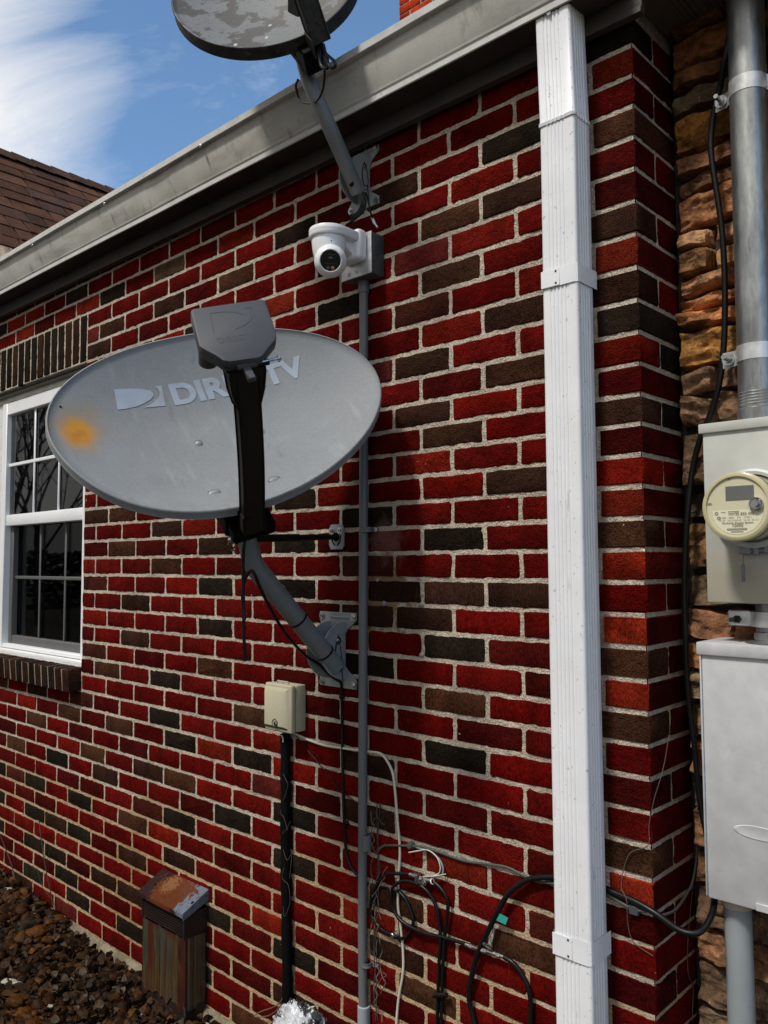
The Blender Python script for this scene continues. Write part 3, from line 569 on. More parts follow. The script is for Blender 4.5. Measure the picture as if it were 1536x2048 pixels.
# ---------------------------------------------------------------- satellite dishes
def frame(az, el, roll, C):
    n_ = Vector((sin(az)*cos(el), -cos(az)*cos(el), sin(el))); r_ = Vector((cos(az), sin(az), 0)); u_ = n_.cross(r_)
    r2 = cos(roll)*r_+sin(roll)*u_; u2 = -sin(roll)*r_+cos(roll)*u_
    M = Matrix((r2, u2, n_)).transposed().to_4x4(); M.translation = C; return M
FC = [.9928, .0006, -.0103, .0057, .0016, .0226, .0328, -.0041, -.0051]
def rad(t, four): return 1 if not four else FC[0]+sum(FC[2*k-1]*cos(k*t)+FC[2*k]*sin(k*t) for k in (1, 2, 3, 4))
def dish_mesh(mb, a, b, sag, four, lip=.02):
    n_ = 96; rings = 22; V = []; F = []
    def pt(rho, t, h, ex=0): k_ = rad(t, four)*rho; return (a*k_*cos(t)+ex*cos(t), b*k_*sin(t)+ex*sin(t), h)
    V.append((0, 0, -sag))
    for i in range(1, rings+1):
        rho = i/rings*.985
        for j in range(n_): V.append(pt(rho, 2*pi*j/n_, -sag*(1-rho*rho)))
    for (rho, h, ex) in ((.985, .0015, .0015), (.985, .001, .0045), (.985, -.003, .0062), (.985, -lip, .0068), (.985, -lip-.002, .0085), (.985, -lip-.003, .006), (.985, -lip, .0035), (.975, -.009, 0)):
        for j in range(n_): V.append(pt(rho, 2*pi*j/n_, h, ex))
    for i in range(rings-1, 0, -1):
        rho = i/rings*.98
        for j in range(n_): V.append(pt(rho, 2*pi*j/n_, -sag*(1-rho*rho)-.004))
    V.append((0, 0, -sag-.004)); tot = rings+8+rings-1
    F += [[0, 1+j, 1+(j+1) % n_] for j in range(n_)]; mats_ = [0]*n_
    for i in range(tot-1):
        for j in range(n_): F.append([1+i*n_+j, 1+(i+1)*n_+j, 1+(i+1)*n_+(j+1) % n_, 1+i*n_+(j+1) % n_]); mats_.append(1 if i >= rings+1 else 0)
    last = len(V)-1; F += [[1+(tot-1)*n_+(j+1) % n_, 1+(tot-1)*n_+j, last] for j in range(n_)]
    b0_ = len(mb.m); mb.add(V, F)
    for i_, m_ in enumerate(mats_): mb.m[b0_+i_] = m_
def letters(txt, size, bold=0.):
    cu_ = bpy.data.curves.new('lettering', 'FONT'); cu_.body = txt; cu_.size = size; cu_.offset = bold; cu_.resolution_u = 6
    o = bpy.data.objects.new('lettering', cu_); me = bpy.data.meshes.new_from_object(o)
    v = [x.co.copy() for x in me.vertices]; f = [list(p_.vertices) for p_ in me.polygons]
    bpy.data.objects.remove(o); bpy.data.curves.remove(cu_); bpy.data.meshes.remove(me); return v, f
def swoosh(rev=False):                      # a D-like mark: a half shield with its right limb split off by a curve
    A_ = [(0, 0), (0, 1)]+[(.0+.80*sin(t), .5+.5*cos(t)) for t in [i*pi/2/10 for i in range(11)]]
    left = [(.02, 1), (.35, .99), (.58, .93), (.74, .82), (.80, .66), (.78, .52), (.70, .38), (.55, .22), (.38, .10), (.16, .02), (.0, 0)]
    right = [(.52, .02), (.99, .0), (1.0, .99), (.84, .99), (.90, .88), (.93, .72), (.92, .56), (.86, .40), (.76, .24), (.64, .10)]
    return left, right
C1 = Vector((-.545, -.455, -.747+G)); D1 = frame(radians(55.1), radians(32.5), radians(20.1), C1)
A1, B1, SG1 = .413, .286, .085
def surf1(u, v): return -SG1*(1-min(1, ((u/A1)**2+(v/B1)**2)/rad(math.atan2(v/B1, u/A1), True)**2))
d1 = thing('satellite_dish', 'large oval grey satellite dish with pale lettering and an orange rust spot near the window', 'satellite dish', (-.62, 0, G-1.37))
db = MB(); dish_mesh(db, A1, B1, SG1, True)
dish1 = db.build('reflector', [M_dgrey, M_dgrey], d1, ang=60, M=D1)
lg_ = MB()
def onsurf(v, off=.0012): return Vector((v[0], v[1], surf1(v[0], v[1])+off))
def put_poly(poly):
    bm = bmesh.new(); vs = [bm.verts.new((p_[0], p_[1], 0)) for p_ in poly]; bm.faces.new(vs); bmesh.ops.triangulate(bm, faces=bm.faces[:])
    for _ in range(2): bmesh.ops.subdivide_edges(bm, edges=[e for e in bm.edges if e.calc_length() > .01], cuts=1, use_grid_fill=False); bmesh.ops.triangulate(bm, faces=bm.faces[:])
    for v in bm.verts: v.co = onsurf(v.co)
    bmesh.ops.recalc_face_normals(bm, faces=bm.faces[:]); lg_.bm(bm)
L_, R_ = swoosh()
mk = lambda p_: (-.229+p_[0]*.118+.006*p_[1], .112+p_[1]*.055-.004*p_[0])
put_poly([mk(p_) for p_ in L_]); put_poly([mk(p_) for p_ in R_])
v_, f_ = letters('DIRECTV', .075, .0032); x0_ = min(v.x for v in v_); x1_ = max(v.x for v in v_); y1_ = max(v.y for v in v_)
bm = bmesh.new(); vs = [bm.verts.new((-.089+(v.x-x0_)/(x1_-x0_)*.353, .1075+v.y/y1_*.0555, 0)) for v in v_]
for f in f_:
    try: bm.faces.new([vs[i] for i in f])
    except ValueError: pass
for _ in range(2): bmesh.ops.subdivide_edges(bm, edges=[e for e in bm.edges if e.calc_length() > .014], cuts=1); bmesh.ops.triangulate(bm, faces=bm.faces[:])
for v in bm.verts:
    u_ = v.co.x; v.co.y += -.017*max(0, (u_+.089)/.353)**1.2; v.co = onsurf(v.co)
lg_.bm(bm)
lg_.add([onsurf((.268+.004*cos(t)*k_, .0895+.004*sin(t)*k_), .0013) for k_ in (1, .7) for t in [i*pi/8 for i in range(16)]], [[i, (i+1) % 16, 16+(i+1) % 16, 16+i] for i in range(16)])
lg_.build('printed_logo', M_logo, dish1, M=D1)
for (u_, v__, el) in ((-.073, -.020, 0), (-.102, -.208, 1), (.042, -.220, 1), (.086, -.035, 0)):
    bb = MB(); h_ = surf1(u_, v__); sx_ = 1.6 if el else 1
    bb.lathe([(0, .0022), (.0055, .002), (.0075, .0006), (.0078, -.002)], 24, 0, Matrix.Translation((u_, v__, h_+.0005)) @ Matrix.Diagonal((sx_, 1, 1, 1)) )
    bb.build('bolt_dimple', M_brkt, dish1, M=D1); rg_ = MB(); rg_.lathe([(.0082, .0014), (.0100, .0012), (.0104, -.002)], 24, 0, Matrix.Translation((u_, v__, h_+.0002)) @ Matrix.Diagonal((sx_, 1, 1, 1))); rg_.build('dimple_rim', M_mast, dish1, M=D1)
bb = MB(); bb.lathe([(0, .001), (.003, .0006), (.0034, -.001)], 12, 0, Matrix.Translation((-.355, .125, surf1(-.355, .125)+.0004))); bb.build('rim_hole', M_blackm, dish1, M=D1)
# arm: boxed channel from under the rim to the receiver
def chan(mb, path, w_, d_, bev=.003):
    path = [Vector(p_) for p_ in path]; V = []; F = []
    for i, p_ in enumerate(path):
        t = (path[min(i+1, len(path)-1)]-path[max(i-1, 0)]).normalized(); x_ = Vector((1, 0, 0)); x_ = (x_-t*x_.dot(t)).normalized(); y_ = t.cross(x_)
        ww = w_[i] if isinstance(w_, list) else w_
        for a_, b_ in ((-1, -1), (-1, 1), (1, 1), (1, -1)):
            for c_ in ((0, 1) if (a_*b_ > 0) else (1, 0)): V.append(p_+x_*a_*(ww/2-(bev if c_ == 1 else 0))+y_*b_*(d_/2-(bev if c_ == 0 else 0)))
    n_ = 8
    for i in range(len(path)-1):
        for j in range(n_): F.append([i*n_+j, i*n_+(j+1) % n_, (i+1)*n_+(j+1) % n_, (i+1)*n_+j])
    F += [list(range(8))[::-1], [(len(path)-1)*8+j for j in range(8)]]
    mb.add(V, F)
am = MB(); base = Vector((-.052, -.318, -.035)); tip = Vector((-.042, -.208, .332))
chan(am, [base+(tip-base)*(i/8)+Vector((0, -.012*sin(pi*i/8), 0)) for i in range(9)], .050, .034)
arm1 = am.build('arm', M_arm, d1, M=D1)
sl_ = MB(); chan(sl_, [base+(base-tip).normalized()*.02, base, base+(tip-base)*.08], .055, .038); sl_.build('arm_socket', M_arm, d1, M=D1)
# receiver (feed head)
LN = [(-.100, -.058), (-.094, -.053), (.048, -.060), (.056, -.066), (.042, -.155), (.037, -.172), (.030, -.182), (.008, -.200), (-.010, -.216), (-.020, -.219), (-.076, -.214), (-.088, -.207), (-.096, -.190), (-.112, -.168), (-.117, -.157)]
ln = MB(); ln.prism(LN, .343, .372, .004, 2); lnb = ln.build('receiver_head', M_pgrey, d1, M=D1)
gv = MB()
def groove(pts2, w_=.0011):
    for a_, b_ in zip(pts2[:-1], pts2[1:]):
        a_, b_ = Vector((*a_, 0)), Vector((*b_, 0)); d = (b_-a_).normalized()*.0003; nn = Vector((-d.y, d.x, 0)).normalized()*w_/2
        gv.add([Vector(((q).x, (q).y, .3726)) for q in (a_-d-nn, b_+d-nn, b_+d+nn, a_-d+nn)], [[0, 1, 2, 3]])
def lmap(p_): return (-.066+p_[0]*.085+.0*p_[1]-.012*(1-p_[1]), -.132+p_[1]*.056-.006*p_[0]*(1))
groove([lmap(p_) for p_ in [(.0, 0), (.0, 1), (.3, 1), (.55, .92), (.78, .72)]]); groove([lmap(p_) for p_ in [(.84, 1.03), (1.0, 1.03), (.99, .86)]]); groove([lmap(p_) for p_ in [(.93, .8), (.97, .58), (.9, .36), (.72, .16), (.5, .04)]])
v_, f_ = letters('DIRECTV', .024, -.0003); x1_ = max(v.x for v in v_)
o_, f2_ = letters('DIRECTV', .024, .0008)
gv.add([(-.080+v.x/x1_*.078+.0*v.y, -.1625+v.y*.95-.05*v.x, .3724) for v in v_], f_)
gv.build('moulded_logo', M_grove, lnb, M=D1)
fh = MB()
for u_ in (-.085, -.03, .025): fh.lathe([(.006, .30), (.02, .285), (.02, .325)], 20, 0, Matrix.Translation((u_, -.12, 0)))
fh.build('feed_horn', M_pgrey, lnb, M=D1)
cl = MB(); chan(cl, [tip+(base-tip)*.20, tip+(base-tip)*.10, tip, tip+(tip-base)*.03], [.050, .070, .078, .076], .04); cl.tube([(-.085, -.213, .348), (.005, -.213, .348)], .0065, 12)
cl.build('receiver_bracket', M_arm, arm1, M=D1)
hb = MB(); hb.tube([(-.062, -.2135, .352), (-.022, -.2135, .352)], .0085, 12); hb.box(-.052, -.036, -.252, -.214, .342, .355, .002); hb.build('hinge', M_pgrey, arm1, M=D1)
bl = MB(); bl.tube([(-.022, -.214, .352), (.028, -.214, .352)], .003, 8); bl.bolt((.024, -.214, .352), (1, 0, 0), .004, .006); bl.build('wing_bolt', M_steel, arm1, M=D1)
# mast, foot and strut
TOP = P(492, 1045, -.345); TOP.z += .09; B0 = P(492, 1045, -.345); BN = P(503, 1128, -.332); FT = P(672, 1334, -.040)
ms = MB(); pth = [TOP, B0, Vector((BN.x+.004, -.392, BN.z+.045)), Vector((BN.x+.001, -.375, BN.z))]; q = FT; e0 = Vector((BN.x-.000, -.298, BN.z-.030))
ms.tube(cr([TOP, B0, (BN.x+.001, -.342, BN.z+.05), (BN.x, -.326, BN.z+.002), e0, e0.lerp(q, .3), e0.lerp(q, .7), q], 6), .0262, 24)
mast1 = ms.build('mast', M_mast, d1)
dk = MB(); dk.tube([TOP+Vector((0, 0, .03)), P(494, 1088, -.34)], .0285, 24); cb_ = D1 @ Vector((0, -.02, -SG1-.006)); dk.build('clamp_sleeve', M_arm, d1)
bk = MB(); M_ = D1
bk.box(-.10, .10, -.20, -.0, -SG1-.03, -SG1-.008, .004, 2); bk.box(-.09, -.07, -.26, -.02, -SG1-.07, -SG1-.012, .004, 1); bk.box(.05, .07, -.17, -.02, -SG1-.07, -SG1-.012, .004, 1)
bk.box(-.085, .02, -.30, -.18, -SG1-.05, -SG1-.012, .004, 1)
bk.build('back_bracket', M_blackm, d1, M=D1)
bk2 = MB(); tt = TOP+Vector((0, 0, .0)); bk2.box(tt.x-.04, tt.x+.035, tt.y-.03, tt.y+.035, tt.z-.03, tt.z+.06, .005, 1); bk2.build('mast_head', M_blackm, d1)
def foot(parent, Cx, Cz, s, flip, pivot, flat=False):
    """wall foot: two flared flanges, ribbed back and two half-round cheeks"""
    pl = MB(); w_, h_ = .075*s, .106*s
    T_ = Matrix.Translation((Cx, -.004, Cz)) @ Matrix.Rotation(pi/2, 4, 'X')
    poly = [(-w_, h_), (w_, h_), (w_, h_-.022*s), (w_*.55, h_-.045*s), (w_*.28, h_-.07*s), (w_*.28, -h_+.07*s), (w_*.55, -h_+.05*s), (w_, -h_+.026*s), (w_, -h_), (-w_, -h_), (-w_, -h_+.026*s), (-w_*.7, -h_+.05*s), (-w_*.62, -h_+.07*s), (-w_*.62, h_-.07*s), (-w_*.85, h_-.045*s), (-w_, h_-.022*s)]
    pl.prism(poly, 0, .004, .0008, 1, 0, T_)
    pl.box(Cx-.028*s, Cx+.052*s, -.012, -.007, Cz+h_-.017*s, Cz+h_-.011*s, .002, 1)
    fo = pl.build('wall_foot', M_brkt, parent)
    for sg in (-1, 1):
        ck = MB(); R_ = .079*s; a_ = [(-R_*cos(t)*1.12, R_*sin(t)) for t in [(-pi/2)+pi*i/20 for i in range(21)]]
        poly = [(0, -R_)]+a_+[(0, R_)]
        poly = [(p_[0]-.004, p_[1]) for p_ in a_]
        Mk = Matrix(((0, 0, 1, Cx+sg*.031*s), (1, 0, 0, -.004), (0, 1, 0, Cz), (0, 0, 0, 1)))
        ck.prism(poly, -.0015, .0015, .0005, 1, 0, Mk)
        # rolled outer flange
        ck.tube([Vector((Cx+sg*.031*s, -.008+p_[0], Cz+p_[1])) for p_ in a_], .0022, 6)
        ch = ck.build('cheek_plate', M_brkt, fo)
        if sg > 0:
            sl2 = MB(); pts_ = [Vector((Cx+sg*.031*s+.0022, -.012+-R_*.45*cos(t)+.0, Cz+R_*.72*sin(t))) for t in [-.9+1.8*i/10 for i in range(11)]]
            sl2.tube(pts_, .0019*s, 6); sl2.build('arc_slot', M_blackm, fo)
            for (yy, zz) in ((-.078*s, -.02*s), (-.038*s, .030*s), (-.030*s, -.045*s)):
                b_ = MB(); b_.bolt(Vector((Cx+.033*s, yy, Cz+zz)), (1, 0, 0), .0055*s, .006); b_.build('pivot_bolt', M_steel, fo)
            wr = MB(); x_ = Cx+.033*s+.006; wr.tube(cr([(x_, -.038*s, Cz+.030*s), (x_+.004, -.036*s, Cz+.0), (x_+.004, -.032*s, Cz-.03*s), (x_, -.030*s, Cz-.045*s), (x_, -.024*s, Cz-.085*s)], 4), .0012, 6); wr.build('ground_wire', M_black, fo)
    for (a_, b_) in ((-1, 1), (1, 1), (-1, -1), (1, -1)):
        b2 = MB(); b2.bolt(Vector((Cx+a_*(w_-.012*s), -.009, Cz+b_*(h_-.012*s))), (0, -1, 0), .0058*s, .006); b2.build('lag_bolt', M_steel, fo)
    return fo
fc = P(680, 1300, 0); foot(d1, -.617, G-1.370, 1., False, None)
stb = MB(); sa = P(510, 1077, -.335); sb = P(660, 1074, -.03)
stb.tube([sa, sa.lerp(sb, .55)], .0105, 14); stb.tube([sa.lerp(sb, .5), sb], .0085, 14); stb.tube([sa-Vector((.05, -.0, 0)), sa], .004, 8)
stb.build('strut', M_arm, d1)
sp_ = MB(); q = P(676, 1074, 0); sp_.prism([(q.x+a_*.031, q.z+b_*.036) for a_, b_ in ((-1, -.6), (-.75, -1), (.75, -1), (1, -.7), (1, .7), (.75, 1), (-.75, 1), (-1, .7))], 0, .004, .001, 1, 0, Matrix(((1, 0, 0, 0), (0, 0, -1, -.003), (0, 1, 0, 0), (0, 0, 0, 1))))
spo = sp_.build('strut_plate', M_brkt, d1)
for dx in (-.017, .017):
    b_ = MB(); b_.bolt(Vector((q.x+dx, -.008, q.z+.018)), (0, -1, 0), .0055, .006); b_.build('lag_bolt', M_steel, spo)
b_ = MB(); b_.lathe([(0, .016), (.008, .012), (.012, .004), (.013, 0)], 16, 0, Matrix.Translation((q.x, -.007, q.z)) @ Matrix.Rotation(pi/2, 4, 'X')); b_.tube([(q.x-.018, -.0075, q.z+.004), (q.x-.016, -.0075, q.z-.012), (q.x-.006, -.0075, q.z-.024)], .0022, 6); b_.tube([(q.x+.018, -.0075, q.z+.004), (q.x+.016, -.0075, q.z-.012), (q.x+.006, -.0075, q.z-.024)], .0022, 6); b_.build('strut_ball', M_blackm, spo)
wn = MB(); q = P(466, 1080, -.34); wn.bolt(q, (-1, -.4, 0), .006, .012)
wn.tube([q+Vector((-.004, -.012, .012)), q, q+Vector((-.006, -.012, -.012))], .003, 6); wn.bolt(P(470, 1098, -.345), (-.6, -.7, 0), .006, .010); wn.build('clamp_bolt', M_steel, mast1)
for (px_, py_) in ((443, 1030),):
    b_ = MB(); q = P(px_, py_, -.42); b_.lathe([(0, .0), (.012, .0), (.014, .01), (.012, .03), (0, .03)], 14, 0, Matrix.Translation(q-Vector((0, 0, .012)))); b_.build('drain_cap', M_blackm, d1)
for t in (.18, .46, .83):
    p0 = e0.lerp(FT, t); dd = (FT-e0).normalized(); tie = MB(); ax = dd.to_track_quat('Z', 'Y').to_matrix().to_4x4(); ax.translation = p0
    tie.lathe([(.0268, -.0025), (.0282, -.0025), (.0282, .0025), (.0268, .0025)], 28, 0, ax); tie.build('cable_tie' if t > .3 else 'weld_seam', M_black if t > .3 else M_mast, mast1)
def cable(name, pts_, r_, mt, label=None, parent=None, n=8, sub=6, cat='cable', group=None):
    c_ = MB(); c_.tube(cr(pts_, sub), r_, n); o = c_.build(name, mt, parent, ang=60)
    if label: tag(o, label, cat, group)
    return o
def pp(*a): return [P(x_, y_, Y_) for x_, y_, Y_ in a]
cable('hanging_cable', pp((494, 1050, -.425), (488, 1090, -.43), (486, 1130, -.425), (487, 1200, -.42), (488, 1270, -.415), (490, 1322, -.41)), .0042, M_black, parent=d1)
cable('cable_loop', pp((489, 1240, -.418), (485, 1190, -.42), (490, 1160, -.42), (501, 1142, -.418), (510, 1150, -.41), (522, 1180, -.385), (548, 1230, -.32), (575, 1272, -.24), (610, 1310, -.15), (640, 1330, -.075), (660, 1350, -.045), (678, 1362, -.02)), .0042, M_black, parent=d1)
# ---- upper dish
C2 = Vector((-.5965, -.3028, .4418+G)); D2 = frame(radians(34.5), radians(21.6), radians(31.4), C2)
d2 = thing('satellite_dish', 'upper grey satellite dish with dark mould patches standing against the sky above the gutter', 'satellite dish', (-.525, 0, G-.03))
db = MB(); dish_mesh(db, .252, .277, .055, False, .03); di2 = db.build('reflector', [M_dold, M_drim], d2, ang=60, M=D2)
for (u_, v__) in ((-.044, -.117), (-.08, -.185), (-.165, -.182)):
    bb = MB(); h_ = -.055*(1-(u_/.252)**2-(v__/.277)**2); bb.lathe([(0, .002), (.005, .0018), (.007, 0)], 16, 0, Matrix.Translation((u_, v__, h_))); bb.build('bolt_dimple', M_brkt, di2, M=D2)
am = MB(); chan(am, [(.018, -.312, -.01), (.018, -.27, .10), (.014, -.24, .2), (.01, -.21, .32)], .050, .042); arm2 = am.build('arm', M_armg, d2, M=D2)
am = MB(); am.box(-.010, -.0065, -.335, -.285, -.035, .015, .002, 1); am.build('arm_flange', M_armg, d2, M=D2)
am = MB(); am.prism([(-.05, -.02), (.05, -.03), (.055, .03), (.035, .055), (-.035, .055), (-.055, .03)], .30, .36, .005, 2, 0, Matrix.Translation((0, -.17, 0))); am.build('receiver_head', M_pgrey, d2, M=D2)
YT = -.222
top2 = P(601, 60, YT); top2.z += .14
ms = MB(); ft2 = P(716, 385, -.04)
kn = P(606, 118, YT); k2 = P(622, 172, YT+.01)
mid = P(655, 245, -.172)
ms.tube(cr([top2, P(602, 85, YT), kn, k2, mid, mid.lerp(ft2, .5), ft2], 7), .0205, 24); mast2 = ms.build('mast', M_mast, d2)
hl = MB(); q = P(703, 368, -.075); hl.lathe([(0, 0), (.007, 0), (.007, -.004)], 14, 0, Matrix.Translation(q+Vector((0, -.002, 0))) @ Matrix.Rotation(pi/2, 4, 'X')); hl.build('drain_hole', M_blackm, mast2)
bk = MB(); bk.box(-.035, .035, -.285, -.06, -.085, -.060, .004, 1); bk.box(-.035, .03, -.315, -.25, -.085, -.02, .004, 1); bk.build('back_bracket', M_blackm, d2, M=D2)
sl_ = MB(); sl_.tube([P(603, 100, YT), P(602, 50, YT)+Vector((0, 0, .1))], .0235, 24); sl_.box(top2.x-.026, top2.x+.024, YT-.026, YT+.03, P(603, 92, YT).z, top2.z, .004, 1); sl_.build('clamp_sleeve', M_blackm, d2)
br2 = MB(); 
br2.tube(cr(pp((578, 88, YT), (586, 108, YT), (600, 124, YT-.0)), 4), .004, 8); br2.build('elevation_strap', M_blackm, d2)
foot(d2, -.508, G-.036, .80, False, None)
cable('cable_bundle', pp((640, 88, -.27), (638, 108, -.28), (643, 132, -.28), (655, 136, -.28), (654, 115, -.28), (645, 98, -.275), (640, 88, -.27)), .004, M_black, parent=d2)
cable('cable_bundle', pp((643, 86, -.27), (650, 105, -.28), (668, 122, -.28), (670, 133, -.28), (660, 134, -.28), (648, 112, -.28)), .004, M_black, parent=d2)
cable('cable_bundle', pp((641, 86, -.26), (649, 110, -.275), (649, 150, -.27), (645, 180, -.25), (634, 200, -.225), (618, 206, -.195), (600, 200, -.18), (593, 180, -.18), (592, 168, -.185), (596, 160, -.2)), .0036, M_black, parent=d2)
for j, (ex, ey) in enumerate(((693, 450), (700, 446), (710, 452))):
    cable('mast_cable', pp((726+j*2, 385, -.05), (730-j*3, 408, -.055), (724-j*4, 424, -.05), (712-j*4, 436, -.045), (ex, ey, -.03)), .0036, M_black, parent=d2)
cable('mast_cable', pp((732, 386, -.045), (737, 405, -.055), (741, 424, -.05), (746, 438, -.035)), .0028, M_black, parent=d2)
tc_ = MB(); tc_.tube([P(744, 434, -.037), P(750, 448, -.03)], .0045, 10); tc_.tube([P(748, 444, -.032), P(755, 455, -.028)], .003, 10); tc_.build('cable_connector', M_steel, d2)
# ---------------------------------------------------------------- security camera on its junction box
sc = thing('security_camera', 'white turret security camera on a wall arm fixed to a dark junction box', 'camera', (-.49, 0, G-.27))
jx0, jx1, jz0, jz1 = -.547, -.433, G-.334, G-.219
a = MB(); a.box(jx0, jx1, -.052, -.003, jz0, jz1, .003, 2); jb = a.build('junction_box', M_jbox, sc)
a = MB(); a.box(jx0-.001, jx1+.001, -.0565, -.0525, jz0-.001, jz1+.001, .002, 2); cp_ = a.build('cover_plate', M_plate, sc)
for dx in (.026, .058):
    b_ = MB(); b_.bolt(Vector((jx0+dx, -.0572, jz0+.014)), (0, -1, 0), .0028, .002); b_.build('screw', M_steel, cp_)
ccx, ccy = -.500, -.150; zc = P(662, 470, ccy).z
a = MB()
a.box(jx0+.018, jx1-.012, -.092, -.057, jz0+.034, jz1+.004, .010, 3)
poly = [(ccx+.054*cos(t), ccy+.054*sin(t)) for t in [pi+pi*i/18 for i in range(19)]]+[(ccx+.052, -.075), (ccx-.052, -.075)]
a.prism(poly, zc-.010, zc+.016, .005, 2)
Mw = Matrix(((0, 0, 1, ccx), (1, 0, 0, 0), (0, 1, 0, 0), (0, 0, 0, 1)))
a.prism([(-.06, zc-.005), (-.135, zc-.005), (-.13, zc-.02), (-.09, jz0+.045), (-.06, jz0+.040)], -.030, .034, .005, 2, 0, Mw)
a.build('mounting_arm', M_cwhite, sc)
a = MB(); a.lathe([(.0545, zc+.0035), (.0548, zc+.0030)], 40, 0, Matrix.Translation((ccx, ccy, 0)), pi, 2*pi); a.build('seam_line', M_grove, sc)
a = MB(); a.lathe([(.0, zc-.011), (.046, zc-.011), (.0465, zc-.018), (.0455, zc-.03), (.044, zc-.042), (.041, zc-.058), (.034, zc-.075), (.022, zc-.087), (.008, zc-.092), (0, zc-.0925)], 40, 0, Matrix.Translation((ccx, ccy, 0))); tur = a.build('turret', M_cwhite, sc)
lp = P(661, 518, ccy-.030); ld = (CP-Vector((ccx, ccy, zc-.045))); ld.z = -.05; ld.normalize(); ld = (ld+Vector((0, 0, -.30))).normalized()
cc = P(661, 521, ccy-.035)-ld*.0385; ML = ld.to_track_quat('Z', 'Y').to_matrix().to_4x4(); ML.translation = cc
a = MB(); a.lathe([(.040, -.02), (.0435, .0), (.0425, .018), (.0375, .030), (.0315, .0375), (.0295, .0395), (.0280, .0395), (.0270, .0375)], 40, 0, ML); a.build('lens_ring', M_cwhite, tur)
a = MB(); a.lathe([(0, .0380), (.012, .0380), (.0272, .0374)], 40, 0, ML); a.lathe([(0, .0386), (.006, .0385), (.0075, .0381)], 20, 0, ML @ Matrix.Translation((0, .002, 0))); lens = a.build('lens_window', M_lens, tur)
for yy in (.0145, -.0085): a = MB(); a.add([ML @ Vector(v) for v in ((-.016, yy, .0383), (.016, yy, .0383), (.016, yy+.0008, .0383), (-.016, yy+.0008, .0383))], [[0, 1, 2, 3]]); a.build('window_mark', M_grove, lens)
a = MB(); a.lathe([(0, .0388), (.0045, .0384)], 16, 0, ML @ Matrix.Translation((.006, -.0185, 0))); a.build('lamp_lens', M_amber, lens)
a = MB(); a.lathe([(0, .0388), (.0045, .0384)], 16, 0, ML @ Matrix.Translation((-.006, -.0185, 0))); a.build('lamp_lens', M_pgrey, lens)
a = MB(); q = P(659, 485, ccy-.04); a.lathe([(0, .001), (.002, .001), (.002, 0)], 10, 0, Matrix.Translation(q+Vector((.012, -.004, 0))) @ Matrix.Rotation(pi/2, 4, 'X')); a.build('microphone_hole', M_blackm, tur)
# ---------------------------------------------------------------- thin grey conduit
cdt = thing('conduit', 'thin grey plastic conduit running down the wall below the camera box', 'conduit', (-.505, -.016, 0))
a = MB(); a.tube([(-.4995, -.017, jz0-.002), (-.5005, -.017, 1.9), (-.5075, -.017, 1.2), (-.513, -.017, .5), (-.509, -.017, .0)], .0125, 20); a.build('pipe', M_pvc, cdt)
a = MB(); a.lathe([(.0125, jz0-.034), (.0155, jz0-.034), (.0155, jz0), (0, jz0)], 20, 0, Matrix.Translation((-.4995, -.017, 0))); a.build('coupling', M_pvc, cdt)
a = MB(); zq = P(733, 2030, -.017).z; a.lathe([(.0125, zq+.022), (.017, zq+.020), (.0175, zq-.05), (0, zq-.05)], 20, 0, Matrix.Translation((-.509, -.017, 0))); a.build('coupling', M_pvcl, cdt)
for py_ in (1060, 1928):
    q = P(733, py_, -.017); a = MB(); a.lathe([(.0128, -.006), (.0145, -.006), (.0145, -.002), (.0138, 0), (.0145, .002), (.0145, .006), (.0128, .006)], 20, 0, Matrix.Translation((q.x, -.017, q.z)))
    a.box(q.x+.010, q.x+.036, -.008, -.0045, q.z-.006, q.z+.006, .001); stp = a.build('strap', M_pvc, cdt)
    b_ = MB(); b_.bolt(Vector((q.x+.027, -.008, q.z)), (0, -1, 0), .003, .003); b_.build('screw', M_steel, stp)
a = MB(); q = P(733, 1700, -.017); a.lathe([(.0128, -.02), (.0138, -.02), (.0138, .02), (.0128, .02)], 20, 0, Matrix.Translation((q.x, -.017, q.z+.02))); a.build('joint_sleeve', M_pvc, cdt)
# ---------------------------------------------------------------- beige telephone box
tb_ = thing('telephone_box', 'beige plastic telephone interface box on the brick wall left of the conduit', 'utility box', (-.80, 0, G-1.55))
q0, q1 = P(530, 1364, -.062), P(577, 1470, -.062); bx0, bx1, bz1, bz0 = q0.x, P(583, 1400, -.062).x, q0.z, P(530, 1458, -.062).z
a = MB(); a.box(bx0+.004, bx1-.002, -.042, -.004, bz0+.002, bz1-.002, .004, 2); a.build('back_shell', M_beige, tb_)
a = MB(); a.box(bx0, bx1, -.062, -.045, bz0, bz1, .005, 3)
lid = [(bx0+.008, bz0+.018), (bx1-.026, bz0+.018), (bx1-.026, bz1-.022), (bx0+.008, bz1-.022)]; lo = [(bx0+.002, bz0+.012), (bx1-.014, bz0+.012), (bx1-.014, bz1-.010), (bx0+.002, bz1-.010)]
a.add([(x_, -.0622, z_) for x_, z_ in lo]+[(x_, -.070, z_) for x_, z_ in lid], [[0, 1, 5, 4], [1, 2, 6, 5], [2, 3, 7, 6], [3, 0, 4, 7], [4, 5, 6, 7]])
ld_ = a.build('lid', M_beige, tb_)
a = MB(); a.tube([(bx0+.05, -.055, bz1), (bx0+.05, -.055, bz1+.008), (bx0+.1, -.055, bz1+.008), (bx0+.1, -.055, bz1)], .0022, 6); a.tube([(bx0+.075, -.055, bz1), (bx0+.075, -.055, bz1+.008)], .002, 6); a.build('hinge_loop', M_beige, tb_)
a = MB(); lx = (bx0+bx1)/2-.004; a.lathe([(.013, .0), (.0115, .002), (.011, -.004), (0, -.004)], 24, 0, Matrix.Translation((lx, -.0705, bz0+.026)) @ Matrix.Rotation(pi/2, 4, 'X')); a.build('lock_recess', M_grove, ld_)
